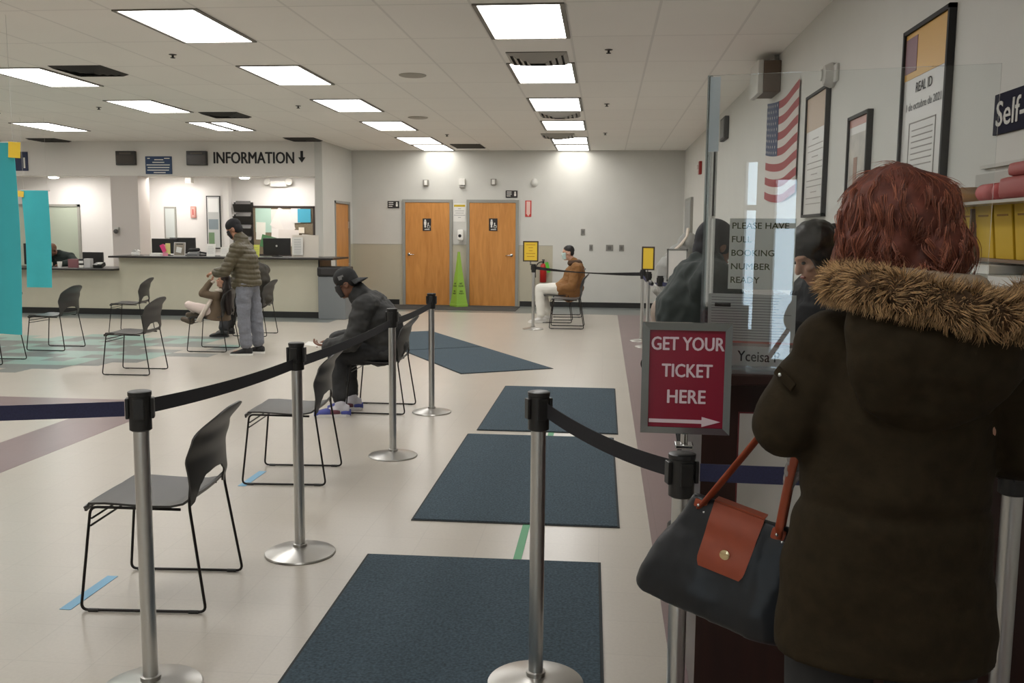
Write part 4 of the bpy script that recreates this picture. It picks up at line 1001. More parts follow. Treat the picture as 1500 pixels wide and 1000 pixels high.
def basis(fwd, upv=(0, 0, 1)):
    f = V(fwd).normalized(); u = V(upv); u = (u-f*u.dot(f)).normalized(); s = f.cross(u)
    return Matrix((s, f, u)).transposed()                        # columns: right, forward, up
def put_head(m, c, B, k=1.):
    c = V(c); P = lambda x, y, z: c+B @ V((x*k, y*k, z*k))
    m.ball(P(0, -.012, .025), (.073*k, .092*k, .098*k), 20, B)
    m.ball(P(0, .022, -.055), (.056*k, .062*k, .062*k), 16, B)
    m.ball(P(0, .056, -.092), (.026*k, .022*k, .022*k), 12, B)           # chin
    m.cap(P(0, .082, .008), P(0, .098, -.026), .010*k, .014*k, 10)         # nose
    m.ball(P(0, .068, .030), (.055*k, .018*k, .012*k), 12, B)              # brow
    m.ball(P(.034, .062, -.022), (.02*k, .018*k, .016*k), 10, B); m.ball(P(-.034, .062, -.022), (.02*k, .018*k, .016*k), 10, B)
    m.ball(P(0, .078, -.056), (.022*k, .010*k, .010*k), 10, B)             # mouth
    for s in (-1, 1): m.ball(P(s*.074, -.012, -.008), (.010*k, .022*k, .032*k), 10, B)
def face_parts(parent, c, B, k=1., lips=True):
    c = V(c); P = lambda x, y, z: c+B @ V((x*k, y*k, z*k))
    for s in (-1, 1): obj('eye', M().ball(P(s*.031, .074, .006), (.012*k, .008*k, .007*k), 10, B), m_eye, parent, True)
    if lips: obj('lips', M().ball(P(0, .086, -.056), (.021*k, .006*k, .007*k), 10, B), m_lip, parent, True)
def put_hand(m, wr, d, pn, k=1., curl=.5, side=1):
    """palm and five separate fingers; d: direction, pn: palm normal, side: +1/-1 thumb side"""
    d = V(d).normalized(); pn = V(pn); pn = (pn-d*pn.dot(d)).normalized(); s = d.cross(pn)*side; wr = V(wr)
    for q in (-.026, -.009, .009, .026): m.cap(wr+s*q*.7*k, wr+(d*.085+s*q)*k, .014*k, .0125*k, 10)
    for q, L, sp in ((.030, .068, .12), (.010, .078, .03), (-.010, .072, -.05), (-.029, .056, -.14)):
        p = wr+(d*.088+s*q)*k; dd = (d+s*sp).normalized(); a = curl*.5
        for i, f in enumerate((.45, .32, .23)):
            ang = a+curl*i; dr = dd*math.cos(ang)+pn*math.sin(ang); q2 = p+dr*L*f*k
            m.cap(p, q2, (.0092-.0008*i)*k, (.0086-.0008*i)*k, 10); p = q2
    p = wr+(d*.022+s*.024)*k; q2 = p+(d*.6+s*.75+pn*.25).normalized()*.045*k; q3 = q2+(d*.9+s*.25+pn*.4).normalized()*.032*k
    m.cap(p, q2, .013*k, .010*k, 10); m.cap(q2, q3, .010*k, .008*k, 10)
def rings(J, inf=0., kw=1., low=None, wid=1., dep=1.):
    sl = (J['shL']+J['shR'])/2; hp = (J['hipL']+J['hipR'])/2; ax = (J['shL']-J['shR']).normalized(); ah = (J['hipL']-J['hipR']).normalized()
    pts = ([low] if low is not None else [])+[hp, hp.lerp(sl, .35), hp.lerp(sl, .72), sl+(sl-hp).normalized()*.0]
    sz = ([(.17, .125)] if low is not None else [])+[(.165, .118), (.148, .108), (.168, .122), (.135, .09)]
    out = []; n = len(pts)
    for i, (p, (a, b)) in enumerate(zip(pts, sz)):
        t = (pts[min(i+1, n-1)]-pts[max(i-1, 0)]).normalized(); f = i/(n-1); x = (ah*(1-f)+ax*f); x = (x-t*x.dot(t)).normalized(); y = t.cross(x)
        out.append((p, x*(a*kw*wid+inf), y*(b*kw*dep+inf)))
    return out
def torso(m, J, inf=0., kw=1., low=None, wid=1., dep=1.):
    R = rings(J, inf, kw, low, wid, dep); m.loft(R, 28)
    sl = (J['shL']+J['shR'])/2
    m.cap(R[-1][0], J['neck'], .085*kw+inf, .06*kw+inf*.6)
    for s in ('shL', 'shR'): m.cap(sl.lerp(J[s], .3), J[s], .075*kw+inf, .056*kw+inf)
    p0 = R[0]; m.ball(p0[0], (p0[1].length, p0[2].length, .08*kw+inf), 20, Matrix((p0[1].normalized(), p0[2].normalized(), p0[1].cross(p0[2]).normalized())).transposed())
def arms(m, J, inf=0., k=1., cuff=0.):
    for s in 'LR':
        if 'el'+s not in J: continue
        m.chain([J['sh'+s], J['el'+s], J['wr'+s]+(J['el'+s]-J['wr'+s]).normalized()*cuff], [.052*k+inf, .041*k+inf, .030*k+inf])
def legs(m, J, inf=0., k=1., bunch=0.):
    for s in 'LR':
        m.chain([J['hip'+s], J['kn'+s], J['an'+s]+((J['kn'+s]-J['an'+s]).normalized()*.05*k if inf else V((0, 0, 0)))], [.088*k+inf, .060*k+inf, .042*k+inf+bunch])
def body(name, label, loc, J, skin, k=1., group=None, hands=None, voxel=.0065, hk=None):
    m = M(); hk = hk or k
    put_head(m, J['hd'], J['B'], hk); m.cap(J['neck'], J['hd']-J['B'] @ V((0, .015, .05))*hk, .055*k, .050*hk)
    torso(m, J, 0, k); arms(m, J, 0, k); legs(m, J, 0, k)
    for s in 'LR':
        f = J['toe'+s]-J['an'+s]; m.cap(J['an'+s], J['an'+s]+V((0, 0, -.04*k)), .04*k, .038*k); m.cap(J['an'+s]+V((0, 0, -.045*k)), J['toe'+s], .036*k, .03*k)
        if hands and s in hands: put_hand(m, J['wr'+s], *hands[s])
        elif 'el'+s in J: put_hand(m, J['wr'+s], J['wr'+s]-J['el'+s], V((0, 0, -1)) if abs((J['wr'+s]-J['el'+s]).normalized().z) < .8 else V((1, 0, 0)), k, .5, 1 if s == 'R' else -1)
    me = fuse(m, voxel, 3); me.transform(Matrix.Translation(-V(loc)))
    o = obj(name, me, skin, None, True); o.location = loc
    return tag(o, label, 'person', group)
def child(name, me, ma, o, fn=None):
    """world-space mesh (M or mesh) made a part of person o"""
    if fn: displace(me, fn)
    me = me.mesh(name) if isinstance(me, M) else me
    me.transform(Matrix.Translation(-V(o.location))); recalc(me)
    return obj(name, me, ma, o, True)
def shoe(m, an, toe, z0, k=1.):
    """sneaker upper from ankle joint and toe direction"""
    an, toe = V(an), V(toe); d = V((toe.x-an.x, toe.y-an.y, 0)).normalized(); s = V((-d.y, d.x, 0)); b = V((an.x, an.y, z0))
    R = [(-.075, .030, .045, .050), (-.05, .038, .05, .058), (.0, .040, .052, .060), (.06, .043, .042, .045), (.12, .046, .032, .034), (.17, .040, .026, .026), (.20, .022, .02, .018)]
    m.loft([(b+d*x*k+V((0, 0, zc_*k)), s*w*k, V((0, 0, 1))*h*k*.9) for x, w, h, zc_ in R], 18)
    m.cap(b+V((0, 0, .06*k)), b+V((0, 0, .10*k)), .045*k, .044*k); return d, s, b
def sole(m, d, s, b, k=1.):
    P = [(-.08, .026), (-.05, .042), (.0, .042), (.06, .048), (.12, .052), (.17, .044), (.205, .022)]
    poly = [(x, w) for x, w in P]+[(x, -w) for x, w in P[::-1]]
    m.prism(poly, lambda x, w: b+d*x*k+s*w*k+V((0, 0, .001)), lambda x, w: b+d*x*k+s*w*k+V((0, 0, .026*k)))
def shoes(o, J, z0, mu, ms, k=1., sides='LR'):
    for s in sides:
        m = M(); d, sd, b = shoe(m, J['an'+s], J['toe'+s], z0, k); me = fuse(m, .006, 3)
        u = child('shoe', me, mu, o); q = M(); sole(q, d, sd, b, k); me = q.mesh('sole'); me.transform(Matrix.Translation(-V(o.location))); obj('sole', me, ms, u)
        yield u, d, sd, b
def mask(o, J, ma, k=1.):
    c, B = J['hd'], J['B']; m = M()
    def f(a, b):
        t = (a-.5)*2.4; z = .012-.105*b; r = .080+.012*math.cos(t)*(1-abs(b-.35))-.020*max(0, b-.4)
        return c+B @ V((r*.82*math.sin(t)*k, (.012+r*.98*math.cos(t))*k, z*k))
    q = child('face_mask', solid(m.grid(f, 16, 10), .003), ma, o)
    for s in (-1, 1):
        p = f(0 if s < 0 else 1, .3); e = c+B @ V((s*.08*k, -.02*k, .0)); obj('ear_loop', M().tube([p-o.location, (p+e)/2-o.location+B @ V((s*.01, 0, .01)), e-o.location], .0025, 6), ma, q)
def Jset(**k):
    return {a: (V(b) if not isinstance(b, Matrix) else b) for a, b in k.items()}
def quilt(amp, pitch_, dirv=(0, 0, 1)):
    d = V(dirv).normalized()
    def f(p, n):
        u = p.dot(d)/pitch_+.35*noise.noise(p*3); return amp*(abs(math.sin(PI*u))**.6-.6)+.004*noise.noise(p*28)
    return f

# ---- 1. standing man in the olive puffer jacket (faces left)
def man_standing():
    B = basis((-.90, -.05, -.42))
    J = Jset(hd=(-4.635, 11.30, 1.575), B=B, neck=(-4.53, 11.3, 1.44), shL=(-4.53, 11.12, 1.33), shR=(-4.55, 11.48, 1.33), elL=(-4.66, 11.04, 1.06), elR=(-4.70, 11.5, 1.08),
             wrL=(-4.82, 11.14, 1.04), wrR=(-4.84, 11.40, 1.06), hipL=(-4.48, 11.21, .88), hipR=(-4.48, 11.40, .88), knL=(-4.50, 11.20, .50), knR=(-4.42, 11.42, .50), anL=(-4.475, 11.20, .10), anR=(-4.40, 11.42, .10), toeL=(-4.62, 11.18, .03), toeR=(-4.55, 11.42, .03))
    o = body('person', 'man standing in an olive puffer jacket, black cap and grey sweatpants beside the child', (-4.5, 11.3, 0), J, m_skinA, hands={'L': ((-1, .25, -.1), (.1, .3, -1), 1, .7, -1), 'R': ((-1, -.1, 0), (0, -.3, -1), 1, .7, 1)})
    face_parts(o, J['hd']-o.location, B)
    m = M(); low = V((-4.50, 11.31, .93)); torso(m, J, .038, 1.05, low, .98, 1.12); arms(m, J, .030, 1., .02); m.cap(J['neck'], J['neck']+V((-.03, 0, .035)), .085, .08)
    m.loft([((-4.50, 11.31, .875), V((0, .195, 0)), V((.175, 0, 0))), ((-4.50, 11.31, 1.05), V((0, .195, 0)), V((.175, 0, 0)))])
    child('puffer_jacket', fuse(m, .009, 5), mat('olive_nylon', (82, 74, 54), .5), o, quilt(.011, .062, (.12, 0, 1)))
    m = M(); legs(m, J, .022, 1., .012); m.ball((-4.48, 11.305, .90), (.15, .18, .13), 18)
    child('sweatpants', fuse(m, .009, 4), mat('grey_fleece', (122, 124, 132), .9, noise_amt=.08, scale=60), o, wrinkle(.012, (9, 9, 16), .004))
    for x in shoes(o, J, .0, mat('black_mesh', (30, 29, 30), .7), m_white): pass
    m = M(); c = J['hd']; m.ball(c+B @ V((0, -.015, .055)), (.083, .102, .085), 20, B); m.ball(c+B @ V((0, -.05, .0)), (.080, .062, .08), 18, B)
    child('knit_cap', fuse(m, .007, 4), mat('black_knit', (30, 29, 31), .85), o)
    mask(o, J, mat('black_mask', (32, 30, 31), .7))
    m = M(); m.cap(J['wrL']+V((-.05, .05, .0)), J['wrL']+V((-.1, .06, -.05)), .03, .02)
    return o
man_standing()

# ---- 2. child in the brown coat
def kid():
    k = .72; B = basis((-.85, -.15, .30)); 
    J = Jset(hd=(-4.925, 11.60, .91), B=B, neck=(-4.93, 11.6, .79), shL=(-4.965, 11.49, .72), shR=(-4.95, 11.73, .72), elL=(-5.14, 11.44, .755), elR=(-5.1, 11.80, .62), wrL=(-5.03, 11.50, .925), wrR=(-5.2, 11.7, .56),
             hipL=(-5.04, 11.53, .49), hipR=(-5.02, 11.69, .49), knL=(-5.35, 11.5, .60), knR=(-5.34, 11.72, .56), anL=(-5.27, 11.56, .50), anR=(-5.42, 11.70, .40), toeL=(-5.38, 11.55, .475), toeR=(-5.52, 11.7, .40))
    o = body('person', 'child in a brown coat with white trim sitting sideways on a chair, arm raised', (-5.0, 11.6, .45), J, m_skinC, k, None, {'L': ((.35, .1, 1), (1, 0, 0), .72, .6, -1)}, .006, .78)
    face_parts(o, J['hd']-o.location, B, .78)
    m = M(); torso(m, J, .02, k*1.02); arms(m, J, .018, k, .03)
    m.loft([((-5.02, 11.61, .415), V((0, .20, 0)), V((.17, 0, -.02))), ((-4.99, 11.61, .56), V((0, .15, 0)), V((.12, 0, -.0))), ((-4.96, 11.61, .70), V((0, .12, 0)), V((.09, 0, 0)))])
    child('coat', fuse(m, .008, 4), mat('taupe_coat', (104, 88, 70), .85), o, wrinkle(.008))
    tr = mat('cream_fleece', (226, 214, 200), .95, bump=.6, scale=150)
    m = M(); m.tube([(-5.19, 11.42, .40), (-5.13, 11.42, .50), (-5.06, 11.45, .62), (-5.02, 11.50, .73)], [.035, .03, .028, .022], 10); m.ball(J['wrL']+V((-.0, 0, -.02)), (.04, .04, .025), 12); m.ball(J['neck']+V((-.02, -.03, .0)), (.075, .075, .03), 14)
    child('fleece_trim', m, tr, o)
    m = M(); legs(m, J, .012, k)
    child('tights', fuse(m, .007, 3), mat('pale_pink_tights', (222, 204, 196), .8), o)
    for s in 'LR':
        dv = (J['toe'+s]-J['an'+s]).normalized(); m = M(); m.chain([J['an'+s]+(J['kn'+s]-J['an'+s]).normalized()*.05, J['an'+s], J['an'+s]+V((0, 0, -.035)), J['toe'+s]+V((0, 0, -.004))+dv*.008], [.040, .042, .040, .034]); m.ball(J['an'+s]+V((0, 0, -.03))-dv*.012, .040)
        child('boot', fuse(m, .006, 3), mat('brown_boot', (92, 80, 66), .7), o)
    m = M(); c = J['hd']; m.ball(c+B @ V((0, -.022, .035)), (.066, .074, .075), 18, B); m.chain([c+B @ V((0, -.05, .02)), (-4.86, 11.56, .80), (-4.85, 11.56, .62), (-4.84, 11.57, .50)], [.06, .062, .055, .035])
    child('hair', fuse(m, .007, 3), mat('dark_brown_hair', (44, 34, 30), .5), o, wrinkle(.006, (40, 40, 8)))
kid()

# ---- 3. seated person in dark clothes behind the standing man
def dark_sitter():
    B = basis((-1, -.1, -.35))
    J = Jset(hd=(-5.30, 13.40, 1.18), B=B, neck=(-5.20, 13.42, 1.06), shL=(-5.14, 13.22, .97), shR=(-5.14, 13.62, .97), elL=(-5.26, 13.16, .70), elR=(-5.28, 13.68, .70), wrL=(-5.46, 13.26, .62), wrR=(-5.46, 13.56, .62),
             hipL=(-5.16, 13.32, .52), hipR=(-5.16, 13.54, .52), knL=(-5.58, 13.28, .50), knR=(-5.58, 13.58, .50), anL=(-5.58, 13.10, .10), anR=(-5.66, 13.52, .10), toeL=(-5.72, 13.1, .03), toeR=(-5.8, 13.52, .03))
    o = body('person', 'person in dark clothes sitting on a chair behind the standing man', (-5.2, 13.4, 0), J, m_skinA)
    m = M(); torso(m, J, .035, 1.08); arms(m, J, .028, 1., .02); m.ball((-5.14, 13.43, .55), (.19, .22, .12), 18)
    child('jacket', fuse(m, .01, 4), mat('dark_olive_jacket', (58, 54, 46), .8), o, wrinkle(.01))
    m = M(); legs(m, J, .02, 1., .01); child('trousers', fuse(m, .01, 3), mat('charcoal_trousers', (44, 44, 46), .8), o, wrinkle(.008))
    for x in shoes(o, J, 0, m_black, m_ink): pass
    m = M(); c = J['hd']; m.ball(c+B @ V((0, -.02, .035)), (.082, .095, .095), 18, B); child('hair', fuse(m, .008, 2), m_hair, o)
    face_parts(o, J['hd']-o.location, B)
dark_sitter()

# ---- 4. seated man in black, cap backwards
def man_black():
    B = basis((-.93, -.08, -.36))
    J = Jset(hd=(-2.235, 7.88, 1.115), B=B, neck=(-2.10, 7.92, 1.005), shL=(-2.03, 7.72, .93), shR=(-2.03, 8.12, .93), elL=(-2.12, 7.63, .64), elR=(-2.2, 8.15, .64), wrL=(-2.36, 7.74, .585), wrR=(-2.40, 8.02, .60),
             hipL=(-1.90, 7.86, .54), hipR=(-1.90, 8.08, .54), knL=(-2.29, 7.76, .49), knR=(-2.30, 8.10, .50), anL=(-2.22, 7.60, .10), anR=(-2.20, 7.92, .10), toeL=(-2.40, 7.56, .03), toeR=(-2.36, 7.86, .03))
    o = body('person', 'man in black sitting hunched on a chair, backwards black cap, holding a paper', (-1.95, 7.95, 0), J, m_skinB, hands={'L': ((-1, .2, .1), (0, .2, 1), 1, .5, 1), 'R': ((-1, -.2, -.1), (0, 0, -1), 1, .5, 1)})
    face_parts(o, J['hd']-o.location, B)
    jk = mat('black_jacket', (40, 40, 39), .7)
    m = M(); torso(m, J, .045, 1.1, None, 1., 1.2); arms(m, J, .042, 1.05, .02); m.ball((-1.92, 7.97, .58), (.15, .23, .13), 18); m.chain([(-1.92, 7.97, .62), (-1.91, 7.95, .76), (-2.02, 7.93, .94)], [.16, .165, .12])
    m.cap(J['neck']+V((.01, 0, -.03)), J['neck']+V((-.05, 0, .04)), .105, .092)
    child('jacket', fuse(m, .009, 5), jk, o, wrinkle(.016, (8, 8, 11), .006))
    m = M(); legs(m, J, .024, 1.02, -.008)
    child('trousers', fuse(m, .009, 3), mat('black_trousers', (34, 34, 35), .8), o, wrinkle(.012, (10, 10, 14), .005))
    mb = mat('blue_suede', (70, 78, 150), .7); mg = mat('pale_grey_suede', (186, 184, 190), .7); mm = mat('maroon_mesh', (104, 60, 70), .8)
    for u, d, s, b in shoes(o, J, 0, mg, mat('sole_white', (214, 212, 210), .6), 1.05):
        L = V(o.location)
        q = M(); q.loft([(b+d*x+V((0, 0, zz))-L, s*w, V((0, 0, h))) for x, w, zz, h in ((.08, .053, .040, .038), (.13, .054, .036, .034), (.18, .047, .030, .029), (.22, .026, .022, .018))], 16); obj('toe_cap', q, mb, u, True)
        q = M(); q.loft([(b+d*x+V((0, 0, zz))-L, s*w, V((0, 0, h))) for x, w, zz, h in ((.0, .049, .046, .034), (.04, .051, .044, .038), (.08, .0525, .040, .036))], 16); obj('side_panel', q, mm, u, True)
        q = M(); q.loft([(b+d*x+V((0, 0, zz))-L, s*w, V((0, 0, h))) for x, w, zz, h in ((-.09, .034, .034, .028), (-.05, .048, .038, .034), (-.01, .048, .038, .030))], 16); obj('heel_patch', q, mb, u, True)
    c = J['hd']; m = M(); m.ball(c+B @ V((0, -.012, .055)), (.088, .106, .092), 22, B); m.ball(c+B @ V((0, -.06, .02)), (.082, .062, .07), 18, B)
    cp = child('cap', fuse(m, .007, 4), mat('black_cap', (32, 32, 32), .8), o)
    def br(a, b):
        t = (a-.5)*2.3; r = .085+.085*b; return c+B @ V((math.sin(t)*r*.95, -.03-math.cos(t)*r, .018-.03*b+.0*abs(t)-.012*(t*t)*b))
    bm_ = solid(M().grid(br, 14, 5), .004); bm_.transform(Matrix.Translation(-V(o.location))); obj('brim', bm_, mat('black_cap', (32, 32, 32), .8), cp, True)
    lg = M().box(c+B @ V((-.083, .005, .065))-o.location, (.006, .05, .035), B); obj('emblem', lg, mat('grey_stitch', (120, 120, 120), .7), cp)
    mask(o, J, mat('black_mask', (32, 30, 31), .7), 1.04)
    t = thing('paper_slip', 'white paper slip held by the seated man in black', 'paper', (-2.52, 7.86, .585)); obj('sheet', M().box((0, 0, 0), (.15, .12, .002), RY(6) @ RX(8)), m_white, t)
man_black()

# ---- 5. man in white trousers near the back wall
def man_far():
    B = basis((-1, -.12, -.10)); k = 1.08
    J = Jset(hd=(-.64, 16.3, 1.215), B=B, neck=(-.545, 16.32, 1.06), shL=(-.48, 16.12, .95), shR=(-.48, 16.54, .95), elL=(-.55, 16.06, .64), elR=(-.58, 16.6, .64), wrL=(-.80, 16.16, .58), wrR=(-.82, 16.46, .60),
             hipL=(-.60, 16.22, .58), hipR=(-.60, 16.46, .58), knL=(-1.12, 16.18, .58), knR=(-1.12, 16.50, .57), anL=(-1.09, 16.12, .10), anR=(-.98, 16.48, .10), toeL=(-1.24, 16.06, .03), toeR=(-1.12, 16.44, .03))
    o = body('person', 'man in a tan hooded jacket, white trousers and face mask sitting near the back wall', (-.6, 16.3, 0), J, m_skinC, k)
    face_parts(o, J['hd']-o.location, B, k, False)
    m = M(); torso(m, J, .035, 1.12, None, 1., 1.15); arms(m, J, .036, 1.1, .0); m.chain([(-.60, 16.33, .56), (-.56, 16.33, .60)], [.21, .21]); m.chain([(-.80, 16.2, .60), (-.62, 16.33, .66)], [.10, .16]); m.cap((-.74, 16.2, .585), (-.56, 16.2, .58), .125, .13)
    child('jacket', fuse(m, .01, 4), mat('tan_jacket', (138, 96, 52), .75), o, wrinkle(.014, (9, 9, 14), .005))
    m = M(); m.chain([J['neck']+V((-.05, -.10, -.02)), J['neck']+V((.06, -.08, -.02)), J['neck']+V((.09, 0, -.03)), J['neck']+V((.06, .08, -.02)), J['neck']+V((-.05, .10, -.02))], [.05, .06, .075, .06, .05])
    child('hood', fuse(m, .01, 3), mat('brown_lining', (74, 54, 38), .8), o)
    m = M(); legs(m, J, .028, 1.1, .004); child('trousers', fuse(m, .01, 3), mat('white_denim', (226, 224, 216), .8), o, wrinkle(.010))
    for x in shoes(o, J, 0, mat('white_leather', (222, 220, 216), .5), m_white, 1.1): pass
    c = J['hd']; m = M(); m.ball(c+B @ V((0, -.022, .050)), (.083, .100, .088), 20, B); m.ball(c+B @ V((0, -.055, .0)), (.078, .055, .065), 16, B)
    child('hair', fuse(m, .008, 2), m_hair, o, wrinkle(.004, (60, 60, 60)))
    mask(o, J, mat('pale_blue_mask', (190, 214, 210), .7), 1.12)
man_far()

# ---- 6. clerk leaning at the lower counter
def office_clerk():
    B = basis((-.2, -1, -.45))
    J = Jset(hd=(-10.60, 16.95, 1.16), B=B, neck=(-10.54, 17.08, 1.08), shL=(-10.33, 17.12, 1.02), shR=(-10.72, 17.16, 1.02), elL=(-10.16, 17.0, .93), elR=(-10.9, 17.1, .9), wrL=(-10.30, 16.80, .90), wrR=(-10.75, 16.8, .90),
             hipL=(-10.4, 17.34, .60), hipR=(-10.6, 17.34, .60), knL=(-10.38, 17.02, .5), knR=(-10.62, 17.02, .5), anL=(-10.38, 17.12, .1), anR=(-10.62, 17.12, .1), toeL=(-10.38, 17.0, .03), toeR=(-10.62, 17.0, .03))
    o = body('person', 'clerk in a dark green top bending over the lower counter', (-10.5, 17.2, 0), J, m_skinB)
    m = M(); torso(m, J, .03, 1.1); arms(m, J, .03, 1.05, .02); child('top', fuse(m, .01, 3), mat('dark_green_top', (34, 46, 42), .8), o, wrinkle(.008))
    m = M(); legs(m, J, .015); child('trousers', fuse(m, .01, 3), m_ink, o)
    c = J['hd']; m = M(); m.ball(c+B @ V((0, -.03, .03)), (.078, .085, .09), 18, B); child('hair', fuse(m, .008, 2), mat('brown_hair', (110, 74, 54), .6), o)
    face_parts(o, J['hd']-o.location, B)
office_clerk()

# ---- 7. clerk behind the acrylic shield
def shield_clerk():
    B = basis((-.88, -.30, -.50))
    J = Jset(hd=(.875, 4.0, 1.49), B=B, neck=(.955, 4.06, 1.40), shL=(1.02, 3.90, 1.31), shR=(.93, 4.26, 1.31), elL=(.93, 3.82, 1.08), elR=(.82, 4.3, 1.08), wrL=(.76, 3.84, 1.18), wrR=(.70, 4.1, 1.16),
             hipL=(1.08, 4.02, .86), hipR=(1.02, 4.22, .86), knL=(1.04, 3.98, .48), knR=(.98, 4.2, .48), anL=(1.05, 4.0, .1), anR=(1.0, 4.2, .1), toeL=(.93, 3.97, .03), toeR=(.88, 4.18, .03))
    o = body('person', 'clerk in a black hooded top with head bowed behind the acrylic shield', (1.0, 4.1, 0), J, m_skinC, 1., None, {'L': ((-1, -.1, .1), (0, .3, -1), 1, .6, 1), 'R': ((-1, -.2, 0), (0, 0, -1), 1, .5, 1)})
    face_parts(o, J['hd']-o.location, B)
    m = M(); torso(m, J, .035, 1.08, None, 1.05, 1.1); arms(m, J, .035, 1.05, .02); m.cap(J['neck']+V((.02, 0, -.03)), J['neck']+V((.0, 0, .02)), .10, .085)
    child('hooded_top', fuse(m, .009, 4), mat('black_fleece', (30, 30, 34), .85), o, wrinkle(.012, (9, 9, 12), .004))
    m = M(); legs(m, J, .02); child('trousers', fuse(m, .01, 3), m_ink, o)
    for x in shoes(o, J, 0, m_black, m_ink): pass
    c = J['hd']; m = M(); m.ball(c+B @ V((0, -.020, .058)), (.090, .106, .090), 20, B); m.ball(c+B @ V((.0, -.120, .05)), .036, 16); m.ball(c+B @ V((.062, -.01, -.03)), (.03, .065, .09), 14, B); m.ball(c+B @ V((-.062, -.01, -.03)), (.03, .065, .09), 14, B); m.ball(c+B @ V((0, -.06, -.04)), (.075, .06, .09), 16, B)
    child('hair', fuse(m, .007, 3), m_hair, o, wrinkle(.005, (40, 40, 40)))
shield_clerk()

# ---- 8. person in the dark green coat leaning over the far counter
def leaner():
    B = basis((.85, .5, -.35))
    J = Jset(hd=(.545, 4.66, 1.52), B=B, neck=(.50, 4.63, 1.42), shL=(.49, 4.84, 1.33), shR=(.50, 4.44, 1.34), elL=(.66, 4.9, 1.12), elR=(.68, 4.44, 1.14), wrL=(.88, 4.82, 1.12), wrR=(.90, 4.54, 1.14),
             hipL=(.42, 4.72, .92), hipR=(.42, 4.52, .92), knL=(.47, 4.72, .5), knR=(.47, 4.5, .5), anL=(.43, 4.74, .1), anR=(.43, 4.5, .1), toeL=(.56, 4.76, .03), toeR=(.56, 4.5, .03))
    o = body('person', 'person in a dark green coat leaning over a counter, seen from behind the ticket sign', (.45, 4.62, 0), J, m_skinB)
    m = M(); torso(m, J, .05, 1.12, None, 1.05, 1.2); arms(m, J, .045, 1.1, .02)
    m.loft([((.44, 4.62, .72), V((0, .21, 0)), V((.16, 0, 0))), ((.44, 4.62, 1.0), V((0, .215, 0)), V((.16, 0, 0))), ((.47, 4.63, 1.25), V((0, .22, 0)), V((.15, 0, -.04)))])
    m.chain([(.44, 4.5, 1.38), (.42, 4.63, 1.36), (.44, 4.76, 1.38)], [.07, .09, .07])
    child('coat', fuse(m, .009, 4), mat('dark_green_coat', (46, 54, 52), .8), o, wrinkle(.018, (8, 8, 8), .008))
    m = M(); legs(m, J, .02); child('trousers', fuse(m, .01, 3), m_ink, o)
    for x in shoes(o, J, 0, m_black, m_ink): pass
    c = J['hd']; m = M(); m.ball(c+B @ V((0, -.02, .03)), (.088, .104, .098), 20, B); m.ball(c+B @ V((0, -.05, -.03)), (.082, .06, .08), 16, B)
    child('knit_cap', fuse(m, .008, 3), mat('charcoal_knit', (44, 44, 48), .85), o)
    face_parts(o, J['hd']-o.location, B)
leaner()
t = thing('service_counter', 'dark service counter farther along the right wall where the dark-coated person leans', 'counter', (1.15, 6.6, 0)); obj('body', M().rbox(-.16, .44, -1.7, 2.6, .08, 1.02), m_maho, t); obj('worktop', M().rbox(-.20, .45, -1.74, 2.64, 1.02, 1.06, .006), mat('grey_worktop', (126, 122, 118), .4), t); obj('plinth', M().rbox(-.12, .44, -1.66, 2.56, 0, .08), m_bb, t)

